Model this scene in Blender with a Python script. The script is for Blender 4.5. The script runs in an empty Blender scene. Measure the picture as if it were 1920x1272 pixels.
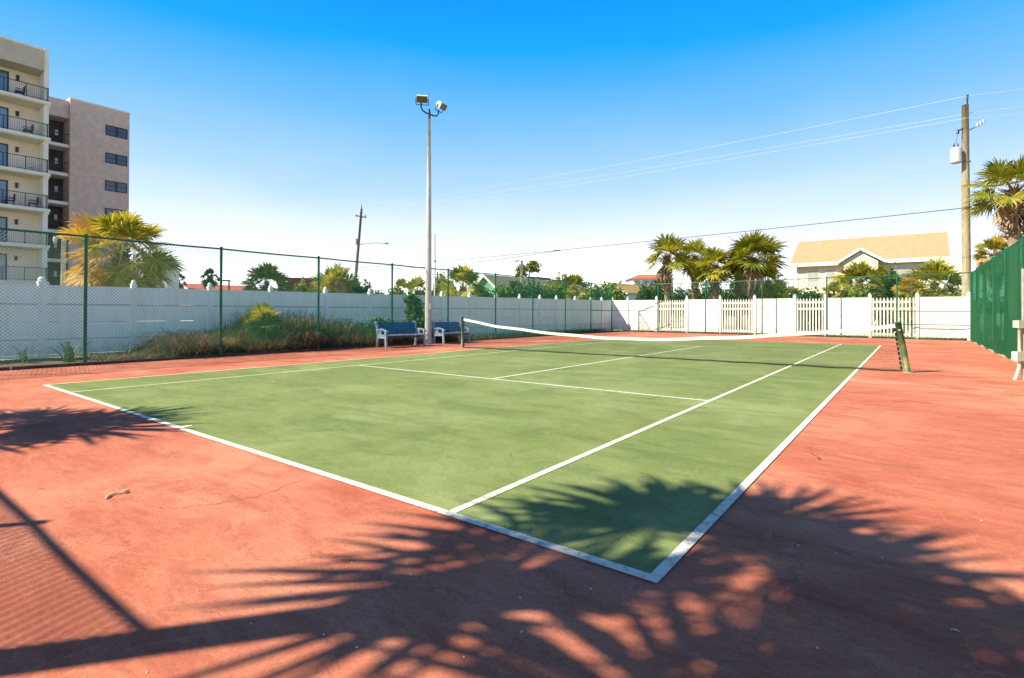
import bpy, math, random
from mathutils import Vector, Matrix
R0 = random.Random(7)
S = bpy.context.scene
COL = S.collection
rad = math.radians

# ---------------------------------------------------------------- camera
F_PX = 995.06
CX, CY, CZ = 11.972, -2.483, 1.298
yaw, pit, rol = -.64554, .0066, .0038
c_, s_ = math.cos(yaw), math.sin(yaw)
fw = Vector((s_, c_, 0)); rr = Vector((c_, -s_, 0)); uu = Vector((0, 0, 1))
Fv = fw*math.cos(pit) + uu*math.sin(pit)
u2 = -fw*math.sin(pit) + uu*math.cos(pit)
Rv = rr*math.cos(rol) + u2*math.sin(rol)
Uv = -rr*math.sin(rol) + u2*math.cos(rol)
CAM = Vector((CX, CY, CZ))
cd = bpy.data.cameras.new('camera'); cam = bpy.data.objects.new('camera', cd); COL.objects.link(cam)
m = Matrix((Rv, Uv, -Fv)).transposed().to_4x4(); m.translation = CAM
cam.matrix_world = m
cd.sensor_width = 36; cd.lens = 36*F_PX/1920; cd.shift_y = -57/1920
cd.clip_start = .05; cd.clip_end = 3000
S.camera = cam

def ray(px, py): return Fv + Rv*((px-960)/F_PX) + Uv*((579-py)/F_PX)
def W(px, py, depth):                       # survey helper: bearing + distance -> world point
    return CAM + ray(px, py)*depth
def on_x(px, x, py=585):
    d = ray(px, py); return CAM + d*((x-CX)/d.x)
def on_y(px, y, py=585):
    d = ray(px, py); return CAM + d*((y-CY)/d.y)

# ---------------------------------------------------------------- world
SUN_EL, SUN_AZ = 42.0, 52.0                  # shadows fall towards azimuth 52 deg from +x
w = bpy.data.worlds.new('World'); S.world = w; w.use_nodes = True
nt = w.node_tree; N = nt.nodes; L = nt.links
for n in list(N): N.remove(n)
sky = N.new('ShaderNodeTexSky'); sky.sky_type = 'NISHITA'; sky.sun_disc = False
sky.sun_elevation = rad(SUN_EL); sky.sun_rotation = rad(90-(SUN_AZ+180)); sky.air_density = 1.0; sky.dust_density = .3; sky.ozone_density = 1.5
tc = N.new('ShaderNodeTexCoord'); sp = N.new('ShaderNodeSeparateXYZ'); L.new(tc.outputs['Generated'], sp.inputs[0])
hz_ = N.new('ShaderNodeTexNoise'); hz_.inputs['Scale'].default_value = 2.2; hz_.inputs['Detail'].default_value = 6; hz_.inputs['Distortion'].default_value = .7
hm_ = N.new('ShaderNodeMapping'); hm_.inputs['Scale'].default_value = (1, 1, 3.5); L.new(tc.outputs['Generated'], hm_.inputs[0]); L.new(hm_.outputs[0], hz_.inputs[0])
ma_ = N.new('ShaderNodeMath'); ma_.operation = 'MULTIPLY_ADD'; ma_.inputs[1].default_value = -.06; L.new(hz_.outputs[0], ma_.inputs[0])
mb_ = N.new('ShaderNodeMath'); mb_.operation = 'ADD'; mb_.inputs[1].default_value = .03; L.new(sp.outputs['Z'], mb_.inputs[0]); L.new(mb_.outputs[0], ma_.inputs[2])
rp = N.new('ShaderNodeValToRGB'); L.new(ma_.outputs[0], rp.inputs[0])
SKY = [(0.0, (16, 16, 16)), (.05, (12, 12.2, 12.4)), (.10, (7.4, 7.8, 8.6)), (.14, (6.0, 6.7, 8.1)), (.22, (3.5, 5.2, 8.1)), (.34, (1.25, 3.7, 8.1)), (.44, (.04, 2.75, 8.1)), (.52, (.0, 2.2, 7.4)), (.62, (.10, .6, 1.9)), (1.0, (.10, .25, .6))]
els = rp.color_ramp.elements
while len(els) < len(SKY): els.new(.5)
for e, (p, col) in zip(els, SKY):
    e.position = p; e.color = (col[0]/10, col[1]/10, col[2]/10, 1)
sc = N.new('ShaderNodeVectorMath'); sc.operation = 'SCALE'; sc.inputs['Scale'].default_value = 6.6
L.new(rp.outputs[0], sc.inputs[0])
mx = N.new('ShaderNodeMix'); mx.data_type = 'RGBA'; mx.inputs[0].default_value = .965
L.new(sky.outputs[0], mx.inputs[6]); L.new(sc.outputs[0], mx.inputs[7])
bg = N.new('ShaderNodeBackground'); bg.inputs[1].default_value = .12
L.new(mx.outputs[2], bg.inputs[0])
wo = N.new('ShaderNodeOutputWorld'); L.new(bg.outputs[0], wo.inputs[0])
sl = bpy.data.lights.new('sun', 'SUN'); sl.energy = 5.0; sl.angle = rad(.5); sl.color = (1, .89, .68)
so = bpy.data.objects.new('sun', sl); COL.objects.link(so)
a = rad(SUN_AZ); e = rad(SUN_EL)
sd = Vector((math.cos(a)*math.cos(e), math.sin(a)*math.cos(e), -math.sin(e)))
so.rotation_euler = sd.to_track_quat('-Z', 'Y').to_euler()
S.view_settings.view_transform = 'Standard'; S.view_settings.look = 'None'
S.view_settings.exposure = .95; S.view_settings.gamma = 1
S.render.engine = 'CYCLES'; S.cycles.max_bounces = 6; S.cycles.transparent_max_bounces = 24

# ---------------------------------------------------------------- materials
MATS = {}
def newmat(name):
    m = bpy.data.materials.new(name); m.use_nodes = True
    b = m.node_tree.nodes['Principled BSDF']; return m, m.node_tree, b
def mat(name, c1, c2=None, scale=3, rough=.7, bump=0, metal=0, detail=5, contrast=(.35, .65), coord='Object', stretch=None, spec=.4):
    if name in MATS: return MATS[name]
    m, t, b = newmat(name)
    b.inputs['Roughness'].default_value = rough; b.inputs['Metallic'].default_value = metal
    b.inputs['Specular IOR Level'].default_value = spec
    if c2 is None: c2 = tuple(v*.8 for v in c1)
    tc = t.nodes.new('ShaderNodeTexCoord'); mp = t.nodes.new('ShaderNodeMapping')
    if stretch: mp.inputs['Scale'].default_value = stretch
    t.links.new(tc.outputs[coord], mp.inputs[0])
    nz = t.nodes.new('ShaderNodeTexNoise'); nz.inputs['Scale'].default_value = scale; nz.inputs['Detail'].default_value = detail
    t.links.new(mp.outputs[0], nz.inputs[0])
    r = t.nodes.new('ShaderNodeValToRGB')
    r.color_ramp.elements[0].position = contrast[0]; r.color_ramp.elements[0].color = (*c2, 1)
    r.color_ramp.elements[1].position = contrast[1]; r.color_ramp.elements[1].color = (*c1, 1)
    t.links.new(nz.outputs[0], r.inputs[0]); t.links.new(r.outputs[0], b.inputs['Base Color'])
    if bump:
        bp = t.nodes.new('ShaderNodeBump'); bp.inputs['Strength'].default_value = bump; bp.inputs['Distance'].default_value = .02
        t.links.new(nz.outputs[0], bp.inputs['Height']); t.links.new(bp.outputs[0], b.inputs['Normal'])
    MATS[name] = m; return m
def leafmat(name, cols, trans=.3, rough=.5, tcol=1.3):
    if name in MATS: return MATS[name]
    m, t, b = newmat(name)
    g = t.nodes.new('ShaderNodeNewGeometry'); r = t.nodes.new('ShaderNodeValToRGB')
    els = r.color_ramp.elements
    while len(els) < len(cols): els.new(.5)
    for i, e in enumerate(els): e.position = i/(len(cols)-1); e.color = (*cols[i], 1)
    t.links.new(g.outputs['Random Per Island'], r.inputs[0]); t.links.new(r.outputs[0], b.inputs['Base Color'])
    b.inputs['Roughness'].default_value = rough; b.inputs['Specular IOR Level'].default_value = .35
    tr = t.nodes.new('ShaderNodeBsdfTranslucent'); ms = t.nodes.new('ShaderNodeMixShader'); ms.inputs[0].default_value = trans
    sc = t.nodes.new('ShaderNodeVectorMath'); sc.operation = 'MULTIPLY'; sc.inputs[1].default_value = (tcol*1.2, tcol*1.1, tcol*.5)
    t.links.new(r.outputs[0], sc.inputs[0]); t.links.new(sc.outputs[0], tr.inputs[0])
    t.links.new(b.outputs[0], ms.inputs[1]); t.links.new(tr.outputs[0], ms.inputs[2])
    t.links.new(ms.outputs[0], t.nodes['Material Output'].inputs[0])
    MATS[name] = m; return m

def courtmat(name, base, dark, light, seed):
    m, t, b = newmat(name); nd = t.nodes; lk = t.links
    tc = nd.new('ShaderNodeTexCoord')
    def noise(scale, detail, rough=.6, stretch=None, rot=0, off=0):
        mp = nd.new('ShaderNodeMapping'); mp.inputs['Location'].default_value = (seed+off, seed*2, 0)
        if stretch: mp.inputs['Scale'].default_value = stretch; mp.inputs['Rotation'].default_value = (0, 0, rot)
        lk.new(tc.outputs['Object'], mp.inputs[0])
        n = nd.new('ShaderNodeTexNoise'); n.inputs['Scale'].default_value = scale; n.inputs['Detail'].default_value = detail; n.inputs['Roughness'].default_value = rough
        n.inputs['Distortion'].default_value = .6
        lk.new(mp.outputs[0], n.inputs[0]); return n.outputs[0]
    def ramp(src, p0, p1, v0=0, v1=1):
        r = nd.new('ShaderNodeMapRange'); r.inputs[1].default_value = p0; r.inputs[2].default_value = p1; r.inputs[3].default_value = v0; r.inputs[4].default_value = v1
        lk.new(src, r.inputs[0]); return r.outputs[0]
    def mix(f, A, B, mode='MIX'):
        x = nd.new('ShaderNodeMix'); x.data_type = 'RGBA'; x.blend_type = mode
        if isinstance(f, float): x.inputs[0].default_value = f
        else: lk.new(f, x.inputs[0])
        for i, v in ((6, A), (7, B)):
            if isinstance(v, tuple): x.inputs[i].default_value = (*v, 1)
            else: lk.new(v, x.inputs[i])
        return x.outputs[2]
    col = mix(ramp(noise(.35, 4, .65), .42, .66), base, light)
    col = mix(ramp(noise(.9, 7, .7, (1, 2.6, 1), rad(-35), 9), .46, .72, 0, .9), col, dark)
    col = mix(ramp(noise(2.2, 9, .75, (1, 3.5, 1), rad(-20), 3), .5, .8, 0, .7), col, light)
    col = mix(ramp(noise(5.0, 10, .75, (1, 1.8, 1), rad(-50), 5), .55, .8, 0, .75), col, dark)
    col = mix(ramp(noise(13, 10, .8, (1, 2.5, 1), rad(-15), 6), .52, .74, 0, .55), col, light)
    col = mix(ramp(noise(38, 4, .8, None, 0, 4), .50, .70, 0, .55), col, tuple(v*.50 for v in base))
    col = mix(ramp(noise(95, 3, .7, None, 0, 8), .52, .68, 0, .45), col, tuple(v*.60 for v in base))
    col = mix(ramp(noise(190, 2, .6, None, 0, 2), .60, .70, 0, .5), col, tuple(min(1, v*1.6+.06) for v in base))
    col = mix(ramp(noise(1.7, 3, .5, None, 0, 14), .66, .69, 0, .35), col, tuple(v*.72 for v in base))
    def contour(src, lvl, wd, f):
        a = nd.new('ShaderNodeMath'); a.operation = 'SUBTRACT'; a.inputs[1].default_value = lvl; lk.new(src, a.inputs[0])
        c = nd.new('ShaderNodeMath'); c.operation = 'ABSOLUTE'; lk.new(a.outputs[0], c.inputs[0]); return ramp(c.outputs[0], 0, wd, f, 0)
    col = mix(contour(noise(.55, 7, .6, (1, 1.6, 1), rad(-25), 21), .53, .0022, .55), col, tuple(v*.6 for v in dark))
    col = mix(contour(noise(.9, 5, .55, None, 0, 33), .47, .006, .35), col, light)
    col = mix(ramp(noise(.5, 6, .65, None, 0, 41), .60, .64, 0, .28), col, dark)
    lk.new(col, b.inputs['Base Color']); b.inputs['Roughness'].default_value = .85; b.inputs['Specular IOR Level'].default_value = .25
    bp = nd.new('ShaderNodeBump'); bp.inputs['Strength'].default_value = .5; bp.inputs['Distance'].default_value = .004
    lk.new(noise(220, 3, .7), bp.inputs['Height'])
    b2 = nd.new('ShaderNodeBump'); b2.inputs['Strength'].default_value = .25; b2.inputs['Distance'].default_value = .03
    lk.new(noise(3, 4, .5), b2.inputs['Height']); lk.new(bp.outputs[0], b2.inputs['Normal']); lk.new(b2.outputs[0], b.inputs['Normal'])
    MATS[name] = m; return m

M_red = courtmat('red_acrylic', (.47, .138, .078), (.31, .068, .041), (.66, .28, .175), 3)
M_green = courtmat('green_acrylic', (.165, .220, .062), (.090, .145, .040), (.26, .32, .125), 11)
def linemat():
    m, t, b = newmat('line_paint'); nd = t.nodes; lk = t.links
    tc = nd.new('ShaderNodeTexCoord'); n1 = nd.new('ShaderNodeTexNoise'); n1.inputs['Scale'].default_value = 14; n1.inputs['Detail'].default_value = 9; n1.inputs['Roughness'].default_value = .75
    lk.new(tc.outputs['Object'], n1.inputs[0])
    r = nd.new('ShaderNodeValToRGB'); r.color_ramp.elements[0].position = .36; r.color_ramp.elements[0].color = (.34, .33, .24, 1)
    r.color_ramp.elements[1].position = .50; r.color_ramp.elements[1].color = (.80, .77, .68, 1)
    lk.new(n1.outputs[0], r.inputs[0]); lk.new(r.outputs[0], b.inputs['Base Color']); b.inputs['Roughness'].default_value = .8
    return m
M_line = linemat()
M_line_far = mat('line_worn', (.72, .70, .50), (.52, .54, .34), 6, .85)
M_crack = mat('crack', (.20, .045, .03), (.15, .035, .025), 8, .9)
M_gcrack = mat('green_crack', (.10, .17, .05), (.08, .14, .04), 8, .9)
M_soil = mat('soil', (.16, .10, .06), (.07, .045, .03), 5, .95, .6)
M_ground = mat('sand_grass', (.30, .27, .17), (.12, .16, .06), .35, .95, .4, detail=10)
M_kerb = mat('kerb_timber', (.10, .07, .05), (.05, .035, .025), 9, .9, .4)
M_vinyl, t_, b_ = newmat('white_vinyl'); b_.inputs['Roughness'].default_value = .5
tc_ = t_.nodes.new('ShaderNodeTexCoord'); mp_ = t_.nodes.new('ShaderNodeMapping'); mp_.inputs['Scale'].default_value = (3, 3, .5)
t_.links.new(tc_.outputs['Object'], mp_.inputs[0])
n_ = t_.nodes.new('ShaderNodeTexNoise'); n_.inputs['Scale'].default_value = 2.0; n_.inputs['Detail'].default_value = 9; n_.inputs['Roughness'].default_value = .65; t_.links.new(mp_.outputs[0], n_.inputs[0])
r_ = t_.nodes.new('ShaderNodeValToRGB'); r_.color_ramp.elements[0].position = .34; r_.color_ramp.elements[0].color = (.78, .79, .74, 1); r_.color_ramp.elements[1].position = .52; r_.color_ramp.elements[1].color = (.90, .90, .885, 1)
t_.links.new(n_.outputs[0], r_.inputs[0])
n2_ = t_.nodes.new('ShaderNodeTexNoise'); n2_.inputs['Scale'].default_value = 5; n2_.inputs['Detail'].default_value = 10; n2_.inputs['Roughness'].default_value = .7; t_.links.new(tc_.outputs['Object'], n2_.inputs[0])
sx_ = t_.nodes.new('ShaderNodeSeparateXYZ'); t_.links.new(tc_.outputs['Object'], sx_.inputs[0])
d1_ = t_.nodes.new('ShaderNodeMapRange'); d1_.inputs[1].default_value = .05; d1_.inputs[2].default_value = .75; d1_.inputs[3].default_value = .30; d1_.inputs[4].default_value = 0; t_.links.new(sx_.outputs['Z'], d1_.inputs[0])
d2_ = t_.nodes.new('ShaderNodeMath'); d2_.operation = 'ADD'; t_.links.new(d1_.outputs[0], d2_.inputs[0]); t_.links.new(n2_.outputs[0], d2_.inputs[1])
d3_ = t_.nodes.new('ShaderNodeMapRange'); d3_.inputs[1].default_value = .60; d3_.inputs[2].default_value = .80; d3_.inputs[3].default_value = 0; d3_.inputs[4].default_value = .5; t_.links.new(d2_.outputs[0], d3_.inputs[0])
x_ = t_.nodes.new('ShaderNodeMix'); x_.data_type = 'RGBA'; x_.inputs[7].default_value = (.50, .45, .34, 1); t_.links.new(d3_.outputs[0], x_.inputs[0]); t_.links.new(r_.outputs[0], x_.inputs[6]); t_.links.new(x_.outputs[2], b_.inputs['Base Color'])
M_vinyl_seam = mat('vinyl_seam', (.52, .53, .52), (.42, .43, .42), 6, .6)
M_fgreen = mat('green_pipe', (.012, .14, .075), (.008, .095, .05), 12, .45, .05)
M_fmesh = mat('green_vinyl_wire', (.012, .25, .15), (.010, .19, .11), 12, .5)
M_galv = mat('galvanised', (.42, .43, .40), (.34, .34, .31), 8, .45, .05, .3)
M_pole = mat('pole_concrete', (.60, .58, .50), (.48, .46, .40), 3, .6, .1)
M_dark = mat('dark_metal', (.035, .04, .045), (.02, .025, .03), 8, .45)
M_lamp = mat('lamp_housing', (.70, .68, .58), (.55, .53, .46), 6, .45)
M_lens = mat('lamp_lens', (.16, .13, .05), (.11, .09, .03), 6, .15)
M_bwhite = mat('bench_frame_shaded', (.36, .44, .53), (.16, .25, .36), 10, .5, .1)  # blue-grey instead of white: shade put into the frame colour
M_bblue = mat('bench_blue', (.008, .12, .22), (.005, .08, .155), 10, .45, .1)
M_bseat = mat('bench_seat_sheen', (.30, .42, .56), (.18, .28, .42), 12, .5, .1)  # paler than the back slats: light off the seat top put into colour
M_net = mat('net_twine', (.022, .024, .020), (.015, .016, .014), 20, .7)
M_band = mat('net_band', (.80, .79, .70), (.66, .64, .55), 14, .7, .2)
M_postg = mat('net_post_paint', (.06, .13, .05), (.20, .19, .08), 5, .5, .1, contrast=(.38, .52))
M_wood = mat('utility_wood', (.42, .36, .22), (.26, .21, .13), 5, .85, .3, stretch=(6, 6, .6), detail=8)
M_woodg = mat('weathered_wood', (.25, .20, .15), (.15, .12, .09), 5, .85, .3, stretch=(6, 6, .6))
M_wire = mat('wire_bright', (.62, .64, .66), (.5, .52, .54), 5, .4)
M_wired = mat('wire_black', (.05, .05, .055), (.04, .04, .045), 5, .6)
M_trans = mat('transformer_grey', (.62, .62, .60), (.54, .54, .52), 4, .4)
M_trunk = mat('palm_trunk', (.36, .27, .19), (.17, .12, .085), 6, .95, .8, stretch=(1, 1, 3.5), detail=8)
M_boot = leafmat('leaf_bases', [(.20, .11, .06), (.34, .20, .11), (.12, .07, .04), (.42, .28, .16)], .0)
M_frond = leafmat('palm_fronds', [(.06, .11, .012), (.17, .20, .018), (.33, .31, .025), (.09, .15, .018), (.50, .42, .05)], .3)
M_frond_y = leafmat('palm_fronds_yellow', [(.12, .17, .015), (.30, .29, .03), (.52, .42, .08), (.17, .21, .02)], .35)
M_frond_o = leafmat('palm_fronds_orange', [(.48, .26, .06), (.62, .38, .10), (.40, .34, .03), (.55, .28, .07)], .35)
M_frond_d = leafmat('palm_fronds_dark', [(.035, .075, .018), (.06, .11, .02), (.10, .14, .025)], .25)
M_dead = leafmat('dead_fronds', [(.30, .19, .10), (.42, .29, .17), (.20, .13, .07)], .2)
M_bush = leafmat('shrub_leaves', [(.05, .10, .015), (.10, .17, .02), (.19, .24, .03), (.34, .34, .05)], .25)
M_bushd = leafmat('dark_shrub_leaves', [(.03, .07, .02), (.05, .11, .025), (.10, .15, .03)], .2)
M_bushy = leafmat('yellow_shrub_leaves', [(.12, .16, .015), (.30, .30, .03), (.46, .42, .10), (.05, .10, .015)], .3)
M_ggrass = leafmat('green_grass', [(.01, .05, .015), (.05, .17, .05), (.13, .24, .05), (.015, .07, .025), (.03, .11, .05)], .3)
M_bgrass = leafmat('dry_grass', [(.14, .08, .05), (.045, .028, .018), (.34, .23, .15), (.04, .028, .02), (.09, .09, .035), (.20, .12, .075)], .2)
M_pinkstucco = mat('pink_brown_stucco', (.76, .54, .42), (.66, .46, .36), 2, .9, .1, detail=8)
M_cream = mat('cream_stucco', (.86, .75, .63), (.80, .69, .57), 1.5, .85, .05)
M_creamw = mat('cream_trim', (.86, .80, .68), (.78, .72, .60), 1.5, .8)
M_soffit = mat('tan_stucco', (.58, .48, .36), (.52, .43, .32), 1.5, .85)
M_shadein = mat('recess_shade', (.10, .085, .08), (.06, .05, .05), 1.5, .8)  # shade of the walkway and of the space under the house, put into colour
M_glass = mat('blue_glass', (.03, .06, .12), (.02, .035, .07), .6, .06, 0, .0, spec=.9)
M_skyglass = mat('sky_tinted_glass', (.14, .27, .42), (.06, .12, .22), .6, .08, spec=.9)  # brighter blue: sky reflection put into the base colour
M_frame = mat('dark_frame', (.02, .022, .03), (.015, .015, .02), 4, .4)
M_tan = mat('tan_shingle', (.46, .335, .195), (.33, .235, .13), 3.2, .9, .3, detail=8, stretch=(.8,.8,9))
M_pane = mat('pale_pane', (.42, .44, .40), (.34, .36, .33), 1, .2)
M_house = mat('cream_siding', (.78, .72, .54), (.70, .64, .47), 3, .8)
M_white = mat('white_trim', (.78, .77, .72), (.70, .69, .65), 3, .6)
M_yroof = mat('yellow_roof', (.50, .31, .08), (.42, .25, .06), 9, .7, .1)
M_teal = mat('teal_siding', (.14, .38, .40), (.10, .30, .33), 3, .8)
M_lblue = mat('pale_blue_siding', (.42, .58, .62), (.38, .52, .56), 3, .8)
M_greens = mat('green_siding', (.16, .44, .26), (.12, .36, .22), 3, .8)
M_oliver = mat('olive_shingle', (.30, .28, .17), (.22, .21, .13), 10, .9)
M_dteal = mat('dark_teal_roof', (.01, .10, .11), (.008, .07, .08), 6, .7)
M_maroon = mat('maroon_cladding', (.42, .05, .065), (.34, .04, .05), 3, .8)
M_rroof = mat('red_tile', (.52, .16, .08), (.42, .11, .06), 6, .8)
M_oroof = mat('orange_shingle', (.60, .30, .09), (.52, .25, .07), 6, .8)
M_leafdeb = mat('dry_leaf', (.75, .58, .32), (.55, .40, .20), 30, .8)
M_shell = mat('pale_pebble', (.7, .68, .62), (.5, .48, .45), 30, .7)
M_screen, t_, b_ = newmat('green_windscreen')
b_.inputs['Roughness'].default_value = .8
n_ = t_.nodes.new('ShaderNodeTexNoise'); n_.inputs['Scale'].default_value = 1.1; n_.inputs['Detail'].default_value = 6
tc_ = t_.nodes.new('ShaderNodeTexCoord'); mp_ = t_.nodes.new('ShaderNodeMapping'); mp_.inputs['Scale'].default_value = (1, 2.2, .25)
t_.links.new(tc_.outputs['Object'], mp_.inputs[0]); t_.links.new(mp_.outputs[0], n_.inputs[0])
r_ = t_.nodes.new('ShaderNodeValToRGB'); r_.color_ramp.elements[0].position = .35; r_.color_ramp.elements[0].color = (.003, .075, .032, 1)
r_.color_ramp.elements[1].position = .65; r_.color_ramp.elements[1].color = (.008, .155, .055, 1)
t_.links.new(n_.outputs[0], r_.inputs[0]); t_.links.new(r_.outputs[0], b_.inputs['Base Color'])
tp_ = t_.nodes.new('ShaderNodeBsdfTransparent'); tp_.inputs[0].default_value = (.35, .85, .5, 1)
tl_ = t_.nodes.new('ShaderNodeBsdfTranslucent'); tl_.inputs[0].default_value = (.015, .32, .10, 1)
m1_ = t_.nodes.new('ShaderNodeMixShader'); m1_.inputs[0].default_value = .4
m2_ = t_.nodes.new('ShaderNodeMixShader'); m2_.inputs[0].default_value = .24
t_.links.new(b_.outputs[0], m1_.inputs[1]); t_.links.new(tl_.outputs[0], m1_.inputs[2])
t_.links.new(m1_.outputs[0], m2_.inputs[1]); t_.links.new(tp_.outputs[0], m2_.inputs[2])
t_.links.new(m2_.outputs[0], t_.nodes['Material Output'].inputs[0])

# ---------------------------------------------------------------- mesh helpers
class MB:
    def __init__(s): s.v = []; s.f = []; s.sm = False
    def face(s, pts):
        b = len(s.v); s.v += [tuple(p) for p in pts]; s.f.append(tuple(range(b, b+len(pts))))
    def box(s, x0, x1, y0, y1, z0, z1):
        b = len(s.v)
        s.v += [(x0,y0,z0),(x1,y0,z0),(x1,y1,z0),(x0,y1,z0),(x0,y0,z1),(x1,y0,z1),(x1,y1,z1),(x0,y1,z1)]
        s.f += [tuple(b+i for i in q) for q in ((0,3,2,1),(4,5,6,7),(0,1,5,4),(1,2,6,5),(2,3,7,6),(3,0,4,7))]
    def obox(s, o, ax, ay, az, hx, hy, hz):       # oriented box, half sizes
        b = len(s.v); o = Vector(o)
        for sx, sy, sz in ((-1,-1,-1),(1,-1,-1),(1,1,-1),(-1,1,-1),(-1,-1,1),(1,-1,1),(1,1,1),(-1,1,1)):
            s.v.append(tuple(o+ax*hx*sx+ay*hy*sy+az*hz*sz))
        s.f += [tuple(b+i for i in q) for q in ((0,3,2,1),(4,5,6,7),(0,1,5,4),(1,2,6,5),(2,3,7,6),(3,0,4,7))]
    def bar(s, p, q, wd, ht=None, up=Vector((0,0,1))):
        p = Vector(p); q = Vector(q); d = q-p; L_ = d.length; d.normalize()
        if abs(d.dot(up)) > .99: up = Vector((1,0,0))
        x = d.cross(up).normalized(); y = x.cross(d)
        s.obox((p+q)/2, x, d, y, wd/2, L_/2, (ht or wd)/2)
    def tube(s, pts, rs, n=8, cap=True):
        pts = [Vector(p) for p in pts]
        if not isinstance(rs, (list, tuple)): rs = [rs]*len(pts)
        b = len(s.v)
        d0 = (pts[1]-pts[0]).normalized(); ref = Vector((0,0,1)) if abs(d0.z) < .9 else Vector((1,0,0))
        for i, p in enumerate(pts):
            d = (pts[min(i+1, len(pts)-1)]-pts[max(i-1, 0)]).normalized()
            x = d.cross(ref).normalized(); y = d.cross(x)
            for k in range(n):
                t = 2*math.pi*k/n; s.v.append(tuple(p+(x*math.cos(t)+y*math.sin(t))*rs[i]))
        for i in range(len(pts)-1):
            for k in range(n):
                k2 = (k+1) % n
                s.f.append((b+i*n+k, b+i*n+k2, b+(i+1)*n+k2, b+(i+1)*n+k))
        if cap:
            s.f.append(tuple(b+k for k in range(n))); s.f.append(tuple(b+(len(pts)-1)*n+k for k in reversed(range(n))))
    def build(s, name, m, parent=None, smooth=None, loc=None):
        me = bpy.data.meshes.new(name)
        vs = s.v if loc is None else [(x-loc[0], y-loc[1], z-loc[2]) for x, y, z in s.v]
        me.from_pydata(vs, [], s.f); me.materials.append(m)
        if smooth if smooth is not None else s.sm: me.shade_smooth()
        me.update()
        o = bpy.data.objects.new(name, me); COL.objects.link(o)
        if loc is not None and not parent: o.location = loc
        if parent: o.parent = parent
        return o
def tag(o, label=None, cat=None, group=None, kind=None):
    if label: o['label'] = label
    if cat: o['category'] = cat
    if group: o['group'] = group
    if kind: o['kind'] = kind
    return o
def empty(name, loc, label, cat, group=None, rz=0):
    o = bpy.data.objects.new(name, None); COL.objects.link(o); o.location = loc; o.rotation_euler = (0, 0, rz)
    o.empty_display_size = .3
    return tag(o, label, cat, group)
def copy_tree(o, parent=None):
    c = o.copy(); COL.objects.link(c); c.parent = parent
    for ch in [x for x in bpy.data.objects if x.parent == o]: copy_tree(ch, c)
    return c

# ---------------------------------------------------------------- ground and court
g = MB(); g.face([(-900,-700,-.06),(900,-700,-.06),(900,1500,-.06),(-900,1500,-.06)])
tag(g.build('ground', M_ground), kind='structure')
def sheet(x0, x1, y0, y1, z, nx=1, ny=1): 
    g = MB(); g.face([(x0,y0,z),(x1,y0,z),(x1,y1,z),(x0,y1,z)]); return g
g = MB(); g.face([(-3.58,-5.2,0),(14.35,-5.2,0),(14.35,31.25,0),(-4.12,31.25,0)])
tag(g.build('court_surround', M_red), 'faded red acrylic surround of the tennis court', kind='structure')
g = MB(); g.face([(0,0,.004),(10.97,0,.004),(10.97,23.77,.004),(0,23.77,.004)])
tag(g.build('court', M_green), 'faded green acrylic playing surface', kind='structure')
ln = MB(); far = MB()
def line(x0, y0, x1, y1, w=.062, mb=ln, z=.008):
    if x0 == x1: mb.face([(x0-w/2,y0,z),(x0+w/2,y0,z),(x0+w/2,y1,z),(x0-w/2,y1,z)])
    else: mb.face([(x0,y0-w/2,z),(x1,y0-w/2,z),(x1,y0+w/2,z),(x0,y0+w/2,z)])
line(-.03,0,11.0,0,.068)                                            # near baseline
line(10.97,.031,10.97,23.74); line(9.6,.031,9.6,23.74)
line(5.485,.031,5.485,.13)
line(1.4,5.485,9.572,5.485)
line(0,.031,0,23.74,mb=far); line(1.37,.031,1.37,23.74,mb=far)
line(5.485,5.513,5.485,18.25,mb=ln); line(1.4,18.285,9.57,18.285,mb=far); line(-.03,23.77,11.0,23.77,.08,mb=far)
tag(ln.build('court_lines', M_line), 'white painted court lines', kind='structure')
tag(far.build('court_lines', M_line_far), 'worn yellowish court lines along the left and far sides', kind='structure')
def crack(pts, wd, m, z, name):
    rs = random.Random(len(pts)*7+int(pts[0][0]*10)); mb = MB(); P_ = []
    for (a0, a1) in zip(pts, pts[1:]):
        n = 9
        for i in range(n):
            t = i/n; P_.append(Vector((a0[0]+(a1[0]-a0[0])*t+rs.uniform(-.03,.03), a0[1]+(a1[1]-a0[1])*t+rs.uniform(-.03,.03), z)))
    P_.append(Vector((*pts[-1], z)))
    b = len(mb.v)
    for i, p in enumerate(P_):
        d = (P_[min(i+1,len(P_)-1)]-P_[max(i-1,0)]).normalized(); n_ = Vector((-d.y, d.x, 0)); wv = wd*.5*rs.uniform(.2,1)*(0.15 if i in (0,len(P_)-1) else 1)
        mb.v += [tuple(p+n_*wv), tuple(p-n_*wv)]
    for i in range(len(P_)-1): mb.f.append((2*i, 2*i+1, 2*i+3, 2*i+2))
    tag(mb.build(name, m), kind='structure')
def gp(px, py): 
    d = ray(px, py); p = CAM+d*(-CZ/d.z); return (p.x, p.y)
crack([gp(590,893), gp(480,932), gp(330,955), gp(265,945)], .006, M_crack, .004, 'court_crack')
crack([gp(1000,1062), gp(1050,1090), gp(1068,1130), gp(1070,1150)], .003, M_crack, .004, 'court_crack')
crack([gp(1495,1010), gp(1500,1060), gp(1475,1100), gp(1490,1190)], .003, M_crack, .004, 'court_crack')
crack([gp(1515,840), gp(1532,860), gp(1536,864)], .012, M_crack, .004, 'court_crack')
crack([gp(1918,868), gp(1780,852), gp(1700,838), gp(1600,820)], .006, M_crack, .004, 'court_crack')
crack([gp(1040,835), gp(960,850), gp(955,876)], .006, M_gcrack, .008, 'court_crack')
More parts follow.
